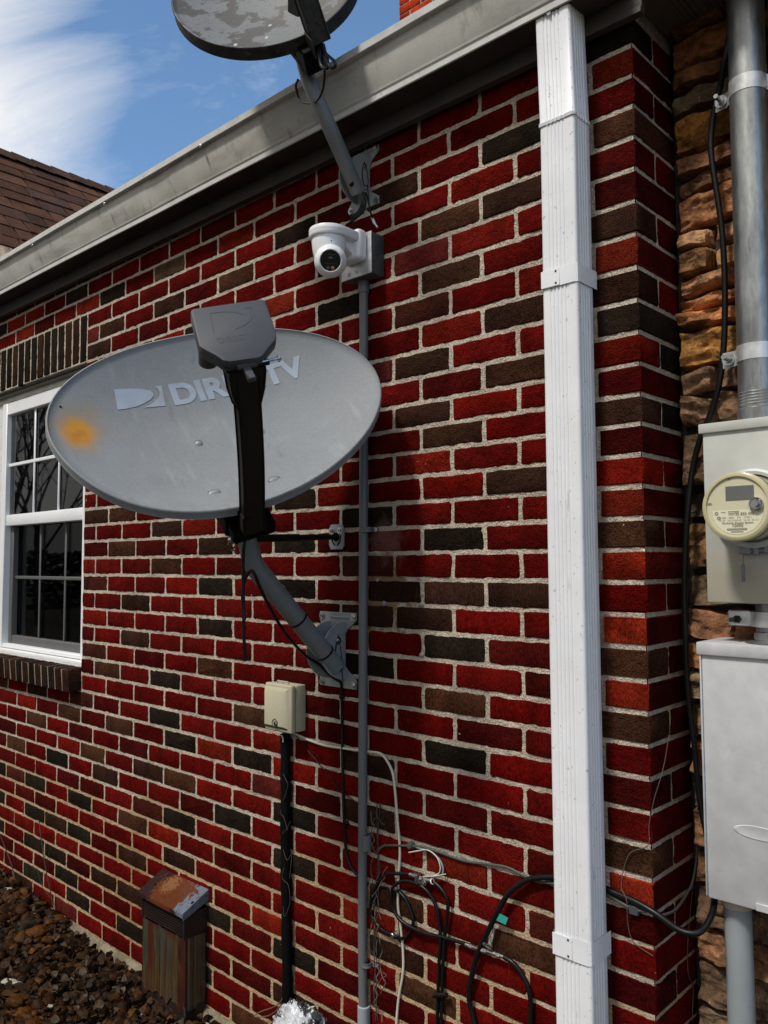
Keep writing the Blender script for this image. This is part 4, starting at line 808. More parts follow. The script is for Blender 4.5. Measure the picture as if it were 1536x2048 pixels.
a = MB(); a.bolt(Vector((lx+.002, -.069, bz0+.024)), (0, -1, 0), .0042, .004); a.build('lock_screw', M_steel, ld_)
a = MB(); a.prism([(bx0+.006, bz0+.010), (bx1-.018, bz0+.010), (bx1-.022, bz0+.0145), (bx0+.006, bz0+.0145)], 0, .001, 0, 1, 0, Matrix(((1, 0, 0, 0), (0, 0, -1, -.0625), (0, 1, 0, 0), (0, 0, 0, 1)))); a.build('shadow_gap', M_grove, ld_)
# ---------------------------------------------------------------- cables
a = MB()
for i in range(12): pass
bp = thing('black_drop_cable', 'thick black cable sleeve running straight down the wall below the beige box', 'cable', (-.84, -.02, 0))
a = MB(); pts_ = pp((571, 1468, -.02), (571, 1560, -.02), (571, 1700, -.02), (573, 1850, -.02), (575, 2000, -.02), (575, 2080, -.02)); a.tube(cr(pts_, 5), [.0155+.0012*sin(i*1.7) for i in range(26)], 14); a.build('sleeve', M_blackm, bp)
for j in range(3):
    t_ = [(560+random.uniform(-4, 26), 1540+j*95+random.uniform(0, 50)) for _ in range(1)][0]; y0 = t_[1]; a = MB()
    a.tube(cr(pp(*[(571+8*sin(k_*1.1+j*2)+random.uniform(-5, 5), y0+k_*random.uniform(12, 20), -.036-.003*cos(k_)) for k_ in range(7)]), 4), .0006, 5); a.build('tendril', M_stem, bp)
cable('wire_sliver', pp((563, 1470, -.04), (566, 1478, -.04), (566, 1484, -.04)), .002, M_cream, parent=bp)
ct = thing('black_coaxial_cable', 'thin black coaxial cable hanging from the large dish foot and curving behind the conduit', 'cable', (-.62, -.006, 1.1))
cable('cable', pp((680, 1362, -.018), (683, 1372, -.012), (684, 1420, -.007), (685, 1500, -.007), (687, 1600, -.007), (691, 1690, -.007), (698, 1725, -.007), (710, 1745, -.007), (724, 1760, -.007), (736, 1768, -.007)), .0042, M_black, parent=ct)
for (x_, y_) in ((684, 1394), (692, 1646)):
    b_ = MB(); q = P(x_, y_, -.008); b_.box(q.x-.008, q.x+.008, -.013, -.003, q.z-.006, q.z+.006, .002); b_.bolt(q+Vector((.002, -.006, 0)), (0, -1, 0), .003, .003); b_.build('cable_clip', M_black, ct)
cable('white_cable', pp((588, 1466, -.012), (600, 1472, -.012), (620, 1481, -.008), (650, 1491, -.007), (690, 1497, -.007), (735, 1503, -.007), (760, 1507, -.007), (773, 1520, -.007), (785, 1545, -.007), (790, 1580, -.007), (795, 1640, -.007), (800, 1700, -.007), (797, 1760, -.010), (796, 1810, -.010), (801, 1850, -.008), (806, 1900, -.007), (806, 1945, -.007), (797, 2000, -.007), (792, 2060, -.007)), .0035, M_cream, 'white cable from the beige box crossing behind the conduit then dropping to the ground')
cable('black_wire', pp((590, 1468, -.01), (606, 1490, -.006), (640, 1530, -.006), (680, 1580, -.006), (712, 1604, -.006), (735, 1624, -.006), (752, 1648, -.006)), .0014, M_black, 'hair thin black wire slanting across bricks from the beige box', cat='wire')
grp = 'tangled black coaxial loops'
cl_ = thing('coaxial_loops', 'tangle of looped black coaxial cables right of the conduit near the ground', 'cables', (-.4, -.01, .45))
def cab(pts_, r_=.0046, nm='cable_loop', mt=M_black): return cable(nm, pp(*pts_), r_, mt, parent=cl_)
cab([(745, 1790, -.012), (757, 1766, -.014), (775, 1750, -.016), (795, 1747, -.018), (820, 1749, -.018)])
cab([(745, 1790, -.012), (741, 1815, -.012), (746, 1838, -.012), (765, 1860, -.012), (785, 1870, -.012), (803, 1877, -.012), (818, 1868, -.012), (826, 1850, -.012), (824, 1830, -.012), (812, 1800, -.012), (795, 1780, -.012)])
cab([(786, 1790, -.022), (783, 1805, -.022), (790, 1825, -.022), (803, 1842, -.022), (825, 1856, -.020), (855, 1868, -.018), (880, 1873, -.016), (905, 1880, -.016), (932, 1888, -.018)])
cab([(786, 1790, -.022), (788, 1774, -.022), (800, 1764, -.022), (820, 1763, -.022), (845, 1774, -.020), (864, 1795, -.018), (874, 1820, -.016), (879, 1850, -.014), (881, 1880, -.014), (878, 1930, -.012), (876, 1990, -.012), (874, 2060, -.012)])
cab([(868, 1764, -.018), (880, 1775, -.018), (892, 1792, -.018), (896, 1815, -.016), (893, 1845, -.014), (889, 1880, -.013), (886, 1930, -.012), (884, 1990, -.012), (882, 2060, -.012)])
cab([(894, 1990, -.02), (876, 1990, -.02), (868, 1992, -.02)], .006, 'cable_tie')
cab([(746, 1770, -.006), (770, 1775, -.006), (795, 1778, -.008)], .0016, 'thin_wire')
cab([(783, 1775, -.03), (782, 1800, -.03), (784, 1815, -.03)], .002, 'thin_wire')
def conn(p0, p1, par):
    a_ = MB(); a_.tube([p0, p0.lerp(p1, .45)], .0052, 12); a_.tube([p0.lerp(p1, .42), p0.lerp(p1, .7)], .0068, 6); a_.tube([p0.lerp(p1, .7), p1], .0048, 12); return a_.build('connector', M_steel, par)
conn(P(820, 1749, -.018), P(838, 1753, -.02), cl_); conn(P(932, 1889, -.018), P(952, 1896, -.02), cl_)
gbk = MB(); q = P(842, 1757, -.012); gbk.box(q.x-.012, q.x+.018, -.022, -.004, q.z-.014, q.z+.004, .002); gbk.tube([q+Vector((.0, -.02, .0)), q+Vector((.012, -.02, .022))], .004, 8); gbk.bolt(P(848, 1764, -.022), (0, -1, 0), .005, .006); gbk.build('ground_block', M_steel, cl_)
conn(P(862, 1762, -.02), P(848, 1758, -.02), cl_)
wr = MB(); q = P(865, 1763, -.02); wr.lathe([(.006, -.0015), (.0075, -.001), (.0075, .001), (.006, .0015)], 16, 0, Matrix.Translation(q) @ Matrix.Rotation(1.1, 4, 'Y')); wr.build('white_ring', M_vinyl, cl_)
cab([(820, 1690, -.008), (840, 1697, -.012), (860, 1703, -.014), (878, 1718, -.016), (886, 1735, -.016), (884, 1750, -.016), (872, 1755, -.016), (850, 1750, -.016)], .0022, 'blue_wire', M_bluew)
cab([(818, 1705, -.02), (835, 1702, -.02), (855, 1700, -.018), (872, 1712, -.018), (880, 1730, -.018), (879, 1745, -.018), (868, 1752, -.018)], .0017, 'pale_wire', M_cream)
cab([(836, 1755, -.02), (848, 1753, -.022), (870, 1752, -.02), (892, 1748, -.016)], .0012, 'pale_wire', M_cream)
for (x_, y_) in ((791, 1777), (792, 1867)):
    b_ = MB(); b_.bolt(P(x_, y_, -.02), (0, -1, 0), .004, .006); b_.box(P(x_, y_).x-.006, P(x_, y_).x+.006, -.018, -.004, P(x_, y_).z-.006, P(x_, y_).z+.006, .002); b_.build('cable_clip', M_steel, cl_)
cable('grey_line_wire', pp((755, 1700, -.006), (768, 1692, -.008), (790, 1691, -.008), (820, 1692, -.010), (850, 1695, -.010), (880, 1705, -.008), (930, 1722, -.007), (980, 1729, -.007), (1015, 1735, -.007), (1045, 1750, -.007), (1075, 1763, -.010), (1115, 1768, -.012), (1190, 1782, -.012), (1225, 1795, -.010), (1260, 1815, -.010), (1285, 1822, -.012), (1306, 1818, -.012)), .0032, M_gcable, 'grey telephone line following a mortar bed towards the downspout')
b_ = MB(); b_.lathe([(0, .014), (.007, .013), (.0095, .004), (.0085, -.004)], 14, 0, Matrix.Translation(P(824, 1690, -.006)) @ Matrix.Rotation(pi/2, 4, 'X')); tag(b_.build('cable_grommet', M_gcable), 'small round black rubber grommet where the grey line wire meets the brick', 'grommet')
# big black cable from the stone wall to the splice
bc = thing('black_service_cable', 'thick black cable hanging down the stone wall and passing behind the downspout', 'cable', (.3, 0, 1.))
cable('riser', pp((1487, -60, .085), (1478, 0, .09), (1462, 60, .095), (1450, 120, .10), (1440, 175, .12), (1430, 215, .125), (1423, 260, .13), (1422, 300, .13), (1428, 350, .13), (1436, 400, .13), (1444, 460, .13), (1449, 540, .13), (1450, 620, .13), (1447, 700, .13), (1438, 770, .13), (1420, 830, .135), (1400, 880, .14), (1385, 940, .145), (1376, 1020, .14), (1371, 1100, .14), (1369, 1200, .14), (1372, 1300, .14), (1378, 1400, .14), (1388, 1480, .14), (1400, 1600, .14), (1420, 1700, .13), (1429, 1770, .11), (1428, 1810, .07), (1420, 1838, .04), (1405, 1860, .01), (1385, 1867, -.005), (1355, 1858, -.012), (1310, 1826, -.016), (1270, 1803, -.014), (1230, 1786, -.012), (1190, 1768, -.012), (1150, 1756, -.012), (1105, 1754, -.014), (1065, 1757, -.018), (1040, 1768, -.020), (1015, 1790, -.022), (995, 1825, -.022), (975, 1865, -.022), (955, 1910, -.020), (944, 1950, -.018), (938, 1990, -.016), (945, 2030, -.014), (955, 2070, -.014)), .0066, M_black, parent=bc, n=12)
cable('splice_tail', pp((1010, 1915, -.02), (1025, 1925, -.02), (1042, 1945, -.018), (1056, 1975, -.016), (1062, 2010, -.014), (1060, 2070, -.014)), .0058, M_black, parent=bc, n=12)
conn(P(950, 1896, -.02), P(985, 1906, -.021), bc); conn(P(985, 1906, -.021), P(1008, 1914, -.02), bc)
for j in range(4):
    a = MB(); a.tube(cr(pp(*[(975+9*sin(k_*2.1+j*1.3), 1893+7*cos(k_*1.7+j), -.028) for k_ in range(6)]), 4), .0018, 6); a.build('tape_strand', M_black if j % 2 else M_gcable, bc)
a = MB(); a.tube(cr(pp((988, 1848, -.022), (984, 1865, -.018), (977, 1880, -.018), (982, 1890, -.02)), 5), .0012, 6); a.tube(cr(pp((988, 1850, -.022), (987, 1870, -.018), (983, 1884, -.018)), 5), .0012, 6); a.build('tag_wire', M_bluew, bc)
q = [P(x_, y_, -.024) for x_, y_ in ((991, 1823), (1016, 1836), (1011, 1850), (986, 1837))]; a = MB(); a.add(q+[v+Vector((0, .001, 0)) for v in q], [[3, 2, 1, 0], [4, 5, 6, 7], [0, 1, 5, 4], [1, 2, 6, 5], [2, 3, 7, 6], [3, 0, 4, 7]]); tg = a.build('cable_tag', M_tag, bc)
a = MB(); a.lathe([(.003, -.001), (.0042, 0), (.003, .001)], 12, 0, Matrix.Translation(P(992, 1831, -.0255)) @ Matrix.Rotation(pi/2, 4, 'X')); a.build('eyelet', M_black, tg)
a = MB(); q = P(1268, 1821, -.012); a.box(q.x-.012, q.x+.01, -.014, -.004, q.z-.010, q.z+.009, .002); tag(a.build('cable_anchor', M_jbox), 'small square metal cable anchor beside the downspout under the black cable', 'anchor')
# ---------------------------------------------------------------- rusty flue vent
vt = thing('wall_vent', 'rusty metal wall vent with a sloping hood standing against the foot of the wall', 'vent', (-1.38, -.04, 0))
vx0, vx1, yf = -1.508, -1.246, -.088
zht, zhf = P(330, 1735, 0).z-.004, P(285, 1788, yf-.012).z
a = MB(); pr = [(-.002, zht), (yf-.012, zhf+.004), (yf-.014, zhf), (yf-.014, zhf-.012), (yf-.011, zhf-.012), (yf-.011, zhf-.004), (-.002, zht-.010)]
V = [(x_, y_, z_) for x_ in (vx0-.006, vx1+.006) for y_, z_ in pr]; a.add(V, [[i, (i+1) % 7, 7+(i+1) % 7, 7+i] for i in range(7)]+[list(range(7))[::-1], [7+i for i in range(7)]])
for x_ in (vx0-.0065, vx1+.0035): a.add([(x_, -.003, zht-.002), (x_, yf-.012, zhf+.002), (x_, yf-.012, zhf-.02), (x_, -.003, zht-.035), (x_+.003, -.003, zht-.002), (x_+.003, yf-.012, zhf+.002), (x_+.003, yf-.012, zhf-.02), (x_+.003, -.003, zht-.035)], [[0, 1, 2, 3], [7, 6, 5, 4], [0, 4, 5, 1], [1, 5, 6, 2], [2, 6, 7, 3]])
hood = a.build('hood', M_rust, vt, ang=20)
for (x_, y_) in ((311, 1768), (385, 1803)):
    q = P(x_, y_, -.06); t_ = (q.y-0)/(yf-.012); b_ = MB(); zz = zht+(zhf+.004-zht)*t_; b_.lathe([(0, .0022), (.004, .0022), (.004, 0)], 12, 0, Matrix.Translation((q.x+.0, q.y, zz)) @ Matrix.Rotation(radians(35), 4, 'X') @ Matrix.Diagonal((1, 1.5, 1, 1))); b_.build('screw_hole', M_blackm, hood)
zg1, zg0 = zhf-.006, zhf-.082
a = MB(); a.box(vx0+.004, vx1-.004, yf+.012, -.003, zg0-.01, zg1); a.build('grille_back', M_blackm, vt)
a = MB()
for i in range(8):
    zz = zg0+.006+i*(zg1-zg0-.01)/8; a.box(vx0+.008, vx1-.008, yf-.002, yf+.012, zz, zz+.0022)
a.box(vx0, vx0+.008, yf-.003, -.003, zg0, zg1); a.box(vx1-.008, vx1, yf-.003, -.003, zg0, zg1); a.build('grille', M_vdark, vt)
a = MB(); n_ = 34; pr = []
for i in range(n_+1):
    t = i/n_; x_ = vx0+(vx1-vx0)*t; fl = -.006*(1 if (.06 < t < .40 or .47 < t < .80) else 0)-.004*(1 if .84 < t < .96 else 0); pr.append((x_, yf+.002+fl))
for j in range(1, 14):
    t = j/14; pr.append((vx1+(.0035 if .12 < t < .30 or .36 < t < .9 else 0), yf+.004+(-.004-yf)*t))
zlow = [(.062+.030*mn.noise(Vector((p_[0]*30, p_[1]*30, 0)))) for p_ in pr]
V = [(p_[0], p_[1], z_) for p_, z_ in zip(pr, zlow)]+[(p_[0], p_[1], zg0) for p_ in pr]; m_ = len(pr)
for i in range(m_-1): tm = (i+.5)/n_; a.add([V[i], V[i+1], V[m_+i+1], V[m_+i]], [[0, 1, 2, 3]], 1 if (tm < .04 or .40 < tm < .46 or .84 < tm < 1.04) else 0)
a.build('fluted_case', [M_vbody, M_vred], vt, ang=25)
a = MB(); a.box(vx0+.002, vx1-.001, yf+.008, -.003, -.05, zg0-.002, .003); a.box(vx0-.001, vx1+.001, yf+.0005, -.0035, -.05, .075, .004); a.build('base', M_vdark, vt)
# ---------------------------------------------------------------- galvanised conduit, meter and boxes
gc = thing('service_conduit', 'thick galvanised steel conduit rising from the meter box in front of the stone wall', 'conduit', (.53, .1, G-.8))
YG = .105; gr_ = .0365
xa = (P(1460, 300, YG-.0).x+P(1533, 300, YG-.0).x)/2; xb = P(1480, 800, YG).x+gr_+.001
pa, pb = Vector((P(1459, 150, YG).x+gr_, YG, P(1459, 150, YG).z)), Vector((P(1478, 780, YG).x+gr_, YG, P(1478, 780, YG).z))
dv = (pa-pb)/(pa.z-pb.z)
zbox = P(1403, 849, .05).z
a = MB(); a.tube([pb+dv*(zbox-.03-pb.z), pb, pa, pa+dv*(G+.3-pa.z)], gr_, 40); a.build('pipe', M_galv, gc)
a = MB()
for i in range(5): z_ = zbox+.035+i*.006; q = pb+dv*(z_-pb.z); a.lathe([(gr_, -.002), (gr_+.0016, 0), (gr_, .002)], 40, 0, Matrix.Translation(q))
a.build('threads', M_galv, gc)
a = MB(); q = pb+dv*(zbox-pb.z); a.lathe([(gr_+.0005, .028), (gr_+.003, .026), (gr_+.003, -.01)], 40, 0, Matrix.Translation(q)); a.build('hub', M_galv, gc)
for py_, pbx in ((168, 1436), (706, 1453)):
    z_ = P(1470, py_, YG-gr_).z+(.0 if py_ < 500 else -.0); q = pb+dv*(z_-pb.z); a = MB(); hh = .0165; R_ = gr_+.001
    arc = [(q.x+R_*cos(t), q.y+R_*sin(t)) for t in [pi+.0+pi*i/24 for i in range(25)]]
    pr = [(q.x-R_-.036, q.y+.016), (q.x-R_-.012, q.y+.012)]+arc+[(q.x+R_+.012, q.y+.012), (q.x+R_+.036, q.y+.016)]
    V = [(x_, y_, z_+s_*hh) for s_ in (-1, 1) for x_, y_ in pr]+[(x_, y_+.0035*(0 if 1 < i < 27 else 1), z_+s_*hh) for s_ in (-1, 1) for i, (x_, y_) in enumerate(pr)]; m_ = len(pr)
    V = V[:2*m_]+[((v[0]-q.x)*.96+q.x, (v[1]-q.y)*.96+q.y+.0, v[2]) for v in V[:2*m_]]
    a.add(V, [[i, i+1, m_+i+1, m_+i] for i in range(m_-1)]+[[2*m_+i, 3*m_+i, 3*m_+i+1, 2*m_+i+1] for i in range(m_-1)]+[[m_+i, m_+i+1, 3*m_+i+1, 3*m_+i] for i in range(m_-1)]+[[i+1, i, 2*m_+i, 2*m_+i+1] for i in range(m_-1)])
    ps = a.build('pipe_strap', M_plate, gc)
    for sg in (-1, 1):
        b_ = MB(); xx = q.x+sg*(R_+.022); b_.tube([(xx, q.y+.09, z_), (xx, q.y-.020, z_)], .0048, 12); b_.bolt(Vector((xx, q.y+.010, z_)), (0, -1, 0), .007, .008); b_.build('stud_bolt', M_steel, ps)
mb_ = thing('meter_box', 'beige grey electric meter box with a round yellowed meter on the stone wall', 'electric meter', (.55, .1, G-1.03))
mx0, mx1, my, mz0 = P(1415, 1203, .05).x-.001, .72, .05, P(1416, 1205, .05).z
a = MB(); a.box(mx0, mx1, my, .185, mz0, zbox-.012, .004, 2); a.build('case', M_mbox, mb_)
a = MB(); a.box(mx0-.006, mx1+.006, my-.006, .185, zbox-.020, zbox, .0025, 2); a.build('lid_rim', M_mbox, mb_)
mc = Vector((P(1474, 1012, -.045).x, 0, P(1474, 1012, -.045).z)); mc = P(1473, 1013, -.048); RM = .0655
Mx = Matrix.Rotation(pi/2, 4, 'X'); cm = mc.copy()
def MT_(y_): return Matrix.Translation((cm.x, y_, cm.z)) @ Mx
a = MB(); a.lathe([(RM+.006, 0), (RM+.012, .004), (RM+.013, .016), (RM+.008, .020), (RM+.002, .018), (RM+.002, 0)], 56, 0, MT_(my)); ringo = a.build('socket_ring', M_galv2, mb_)
a = MB(); a.lathe([(RM-.001, .0), (RM-.002, .05), (RM-.001, .085), (RM+.001, .088), (RM-.001, .094), (RM-.006, .0965), (RM-.0085, .096), (RM-.009, .093)], 56, 0, MT_(my-.004)); a.build('meter_cover', M_meter, mb_)
yF = my-.004-.0925
a = MB(); a.lathe([(0, 0), (RM-.008, 0)], 56, 0, MT_(yF)); face = a.build('meter_face', M_mface, mb_)
def fpoly(mb, pts_, off): mb.add([(cm.x+x_, yF-off, cm.z+z_) for x_, z_ in pts_], [list(range(len(pts_)))])
a = MB(); fpoly(a, [(-.020, .012), (.032, .012), (.032, .039), (-.020, .039)], .0008); a.build('display', M_lcd, face)
a = MB(); hp = [(-.046, -.006), (.020, -.006), (.036, -.010), (.048, -.014), (.046, -.024), (.040, -.034), (.030, -.044), (.015, -.051), (0, -.053), (-.015, -.051), (-.028, -.045), (-.038, -.034), (-.044, -.022)]; fpoly(a, hp, .0006); lb = a.build('label_plate', M_mlabel, face)
a = MB()
def ftext(t, x_, z_, s_, bold=0):
    v, f = letters(t, s_, bold); a.add([(cm.x+x_+p_.x, yF-.0012, cm.z+z_+p_.y) for p_ in v], f)
ftext('35 850 493', -.003, -.0165, .0075, .0002); ftext('CL200   240V   3W   TYPE I', -.034, -.0225, .0052); ftext('FM 2S   WATTHOUR   TA 30   Kh 7.2', -.033, -.0275, .0045); ftext('Southside Electric System', -.028, -.0325, .0056, .0001); ftext('10492', -.010, -.0385, .0085, .0003)
fpoly(a, [(-.019, -.0445), (.018, -.0445), (.018, -.041), (-.019, -.041)], .0012); fpoly(a, [(-.012, -.0485), (.011, -.0485), (.011, -.0465), (-.012, -.0465)], .0012)
for (x_, z_, w_, h_) in ((-.055, .006, .008, .0035), (-.052, .031, .006, .0035), (-.014, .052, .0035, .005)): fpoly(a, [(x_, z_), (x_+w_, z_), (x_+w_, z_+h_), (x_, z_+h_)], .0012)
for (x_, z_, r_) in ((-.038, -.012, .0036), (-.034, -.021, .0034)): a.lathe([(r_*.45, 0), (r_, 0)], 20, 0, Matrix.Translation((cm.x+x_, yF-.0012, cm.z+z_)) @ Mx)
for j, (x_, z_, w_) in enumerate(((-.029, -.0105, .008), (-.016, -.0095, .02), (-.016, -.0125, .018), (-.016, -.0155, .012))): fpoly(a, [(x_, z_), (x_+w_, z_), (x_+w_, z_+.0012), (x_, z_+.0012)], .0012)
a.build('printed_text', M_ink, lb)
a = MB(); a.lathe([(.0, .010), (.006, .010), (.0065, .003), (.0095, .003), (.012, .006), (.013, .002), (.0125, 0)], 28, 0, Matrix.Translation((cm.x+.036, yF-.001, cm.z+.003)) @ Mx); a.build('optical_port', M_steel, face)
a = MB()
for ang_ in (0,): a.box(cm.x-.028, cm.x-.006, my-.014, my-.002, cm.z-RM-.024, cm.z-RM-.010, .002); a.box(cm.x-.001, cm.x+.008, my-.016, my-.002, cm.z-RM-.026, cm.z-RM-.012, .002); a.box(cm.x+.018, cm.x+.06, my-.014, my-.002, cm.z-RM-.022, cm.z-RM-.006, .002)
a.tube([(cm.x-.02, my-.010, cm.z-RM-.017), (cm.x+.03, my-.010, cm.z-RM-.017)], .003, 8); a.build('ring_clasp', M_brkt, ringo)
a = MB(); q = Vector((cm.x-.021, my-.012, cm.z-RM-.022)); a.tube(cr([q, q+Vector((.002, -.004, -.012)), q+Vector((.001, -.003, -.024))], 4), .0009, 6); a.box(q.x-.0025, q.x+.0035, q.y-.006, q.y+.0, q.z-.056, q.z-.022, .0015, 2); a.build('seal_tag', M_mast, ringo)
# lower box and what joins the two
lb_ = thing('cable_trough_box', 'plain galvanised steel enclosure below the meter box with dents and scratches', 'utility box', (.55, .1, G-1.5))
lx0, ly, lz1, lz0 = P(1404, 1500, .045).x, .045, P(1393, 1283, .045).z, P(1406, 1792, .045).z
a = MB(); a.box(lx0+.004, .9, ly, .185, lz0, lz1-.012, .003, 2); a.box(lx0+.001, lx0+.004, ly-.004, .185, lz0+.004, lz1-.024, .001)
# pressed oval on the cover
ov = P(1520, 1668, ly-.001)
a.lathe([(0, .0008), (.040, .0009), (.048, .0014), (.051, .0004), (.052, -.001)], 48, 0, Matrix.Translation((ov.x, ly, ov.z)) @ Matrix.Diagonal((1, 1, .25, 1)) @ Mx)
a.build('case', M_galv2, lb_)
a = MB(); a.box(lx0-.004, .905, ly-.007, .185, lz1-.026, lz1, .003, 2); a.build('lid_rim', M_galv2, lb_)
a = MB(); q = P(1518, 1804, ly-.002); a.box(q.x-.006, q.x+.03, ly-.004, ly-.0005, lz0+.001, lz0+.016, .001); a.build('latch_tab', M_galv2, lb_)
a = MB(); nz0, nz1 = lz1-.01, mz0+.01; nxc = P(1536, 1280, .1).x+.012; a.lathe([(.040, 0), (.040, .03), (.036, .034), (.036, nz1-nz0)], 36, 0, Matrix.Translation((nxc, .11, nz0)))
a.lathe([(.058, .0), (.046, .004), (.044, .006)], 36, 0, Matrix.Translation((nxc, .11, lz1))); nip = a.build('conduit_nipple', M_galv, lb_)
a = MB(); zc_ = (lz1+mz0)/2+.008; a.lathe([(.044, zc_-.015), (.046, zc_-.015), (.046, zc_+.015), (.044, zc_+.015)], 36, 0, Matrix.Translation((nxc, .11, 0))); a.box(nxc-.085, nxc-.040, .088, .092, zc_-.015, zc_+.016, .004, 2); a.build('nipple_strap', M_plate, nip)
a = MB(); q = Vector((nxc-.066, .088, zc_-.002)); a.tube([q+Vector((0, .05, 0)), q+Vector((-.004, -.026, 0))], .0045, 10); a.lathe([(0, .006), (.008, .006), (.0085, 0)], 6, 0, Matrix.Translation(q) @ Mx); a.build('rusty_stud', M_vdark, nip)
pvc = thing('pvc_conduit', 'wide pale grey plastic conduit entering the bottom of the galvanised enclosure', 'conduit', (.45, .1, 0))
YP = .10; xp = (P(1450, 1850, YP).x+P(1503, 1850, YP).x)/2; rp_ = (P(1503, 1850, YP).x-P(1450, 1850, YP).x)/2
a = MB(); a.tube([(xp, YP, lz0+.001), (xp+.001, YP, .9-.2), (xp+.002, YP, -.05)], rp_, 32); a.build('pipe', M_pvcl, pvc)
a = MB(); a.lathe([(rp_+.004, -.022), (rp_+.0045, -.0005), (0, -.0005)], 32, 0, Matrix.Translation((xp, YP, lz0))); a.build('collar', M_mbox, pvc)
# ---------------------------------------------------------------- neighbouring roof on the left
nb_ = thing('neighbouring_house', 'neighbouring house whose brown shingled roof rises behind the gutter at the left', 'house', (-7, 3, 0))
XR = -6.8; ZR = (PX(0, 306, XR).z+PX(225, 383, XR).z)/2; th = radians(44); E_ = .205
a = MB(); y0n, y1n = .95, 9.
rs = random.Random(3)
for r in range(19):
    s0, s1 = .12+r*E_, .12+(r+1)*E_
    y = y0n-rs.uniform(0, .3)
    while y < y1n:
        wd = rs.choice([.15, .2, .26, .34, .4]); th_ = rs.choice([.001, .008, .004]); k_ = rs.uniform(.75, 1.3)
        c = (.095*k_, .042*k_, .024*k_) if rs.random() > .2 else (.065*k_, .034*k_, .025*k_)
        def sp(s, h, yy): return (XR+s*cos(th)+h*sin(th), yy, ZR-s*sin(th)+h*cos(th))
        ya, yb = y+.006, y+wd-.006
        V = [sp(s0-.02, .0, ya), sp(s0-.02, .0, yb), sp(s1, th_+.006, yb), sp(s1, th_+.006, ya), sp(s1, .0, yb), sp(s1, .0, ya)]
        a.add(V, [[0, 3, 2, 1], [3, 5, 4, 2], [0, 5, 3], [1, 2, 4]], 0, c, flat=True); y += wd
nroof = a.build('roof', M_shing, nb_)
a = MB(); y = y0n
while y < y1n:
    k_ = rs.uniform(.8, 1.2); c = (.075*k_, .040*k_, .026*k_)
    V = []
    for yy, up_ in ((y, .018), (y+.212, .006)):
        for s, h in ((.15, .020), (.13, .022), (0, .030)): V.append((XR+s*cos(th)+h*sin(th), yy, ZR-s*sin(th)+h*cos(th)+up_))
        V.append((XR-.13*cos(th), yy, ZR-.13*sin(th)+.03+up_))
    a.add(V, [[0, 1, 5, 4], [1, 2, 6, 5], [2, 3, 7, 6], [0, 3, 2, 1], [4, 5, 6, 7]], 0, c, flat=True); y += .195
a.build('ridge_cap', M_shing, nroof)
a = MB(); zl_ = ZR-3.7*sin(th); xl_ = XR+3.7*cos(th)
a.add([(XR, y0n, ZR-.02), (xl_, y0n, zl_-.02), (xl_, y1n, zl_-.02), (XR, y1n, ZR-.02), (XR-2.6, y0n, zl_-.02), (XR-2.6, y1n, zl_-.02)], [[0, 3, 2, 1], [0, 4, 5, 3]]); a.build('roof_deck', M_roof, nb_)
a = MB(); a.box(XR-2.4, xl_-.3, y0n+.2, y1n-.2, 0, zl_-.03); a.add([(XR, y0n+.2, ZR-.05), (XR-2.4, y0n+.2, zl_-.04), (xl_-.3, y0n+.2, zl_-.04)], [[0, 1, 2]]); a.build('wall', M_mortar, nb_)
# ---------------------------------------------------------------- plastic bag at the foot of the wall
a = MB(); bm = bmesh.new(); bmesh.ops.create_icosphere(bm, subdivisions=5, radius=1)
bcn = P(608, 2060, -.06)
for v in bm.verts:
    c = v.co.copy(); q = 1+.22*mn.noise(c*2.1)-.34*abs(mn.noise(Vector((c.x*6+c.z*2.5, c.y*6, c.z*1.6+c.x))))-.10*abs(mn.noise(Vector((c.x*15, c.y*15, c.z*5))))
    v.co = Vector((bcn.x+c.x*.105*q, -.075+c.y*.065*q, bcn.z-.02+c.z*.105*q))
a.bm(bm); tag(a.build('plastic_bag', M_bag, ang=80), 'crumpled white and black plastic bag at the bottom edge between black cable and conduit', 'bag')
cable('root_loop', pp((566, 1990, -.03), (562, 2002, -.035), (548, 2014, -.04), (525, 2022, -.045), (510, 2030, -.04), (514, 2034, -.045), (535, 2032, -.05), (552, 2022, -.05), (563, 2008, -.04)), .0016, M_stem, 'pale looped root tendril beside the base of the thick black sleeve', cat='root')
# ---------------------------------------------------------------- dry vines and tendrils
vn = thing('dry_vine', 'tangle of dry grey vine tendrils climbing right of the conduit', 'vine', (-.48, -.01, .3))
rv = random.Random(11)
for j in range(13):
    x_ = 748+rv.uniform(-4, 22); y_ = rv.uniform(1600, 2010); pts_ = []; dx = rv.uniform(-3, 3); dy = rv.choice((-1, 1))*rv.uniform(7, 15)
    for k_ in range(8):
        pts_.append((x_, y_, -.012-rv.uniform(0, .02))); x_ += dx+rv.uniform(-9, 9); y_ += dy+rv.uniform(-6, 6); x_ = min(max(x_, 742), 812)
    a = MB(); a.tube(cr(pp(*pts_), 4), .0009+.0005*rv.random(), 5); a.build('tendril', M_stem, vn)
for j in range(2):
    a = MB(); a.tube(cr(pp(*[(750+rv.uniform(-5, 10)+k_*.5, 2040-k_*62, -.008) for k_ in range(8)]), 5), .0015, 6); a.build('stem', M_bark, vn)
cable('dry_tendril', pp((1338, 1470, -.008), (1330, 1520, -.008), (1320, 1560, -.008), (1308, 1600, -.008), (1298, 1650, -.008), (1296, 1690, -.008), (1262, 1705, -.008), (1248, 1735, -.008), (1243, 1775, -.008), (1253, 1800, -.02), (1256, 1850, -.012), (1268, 1885, -.008), (1306, 1912, -.008)), .0008, M_stem, 'single pale hair-like tendril hanging down the brick corner', cat='tendril')
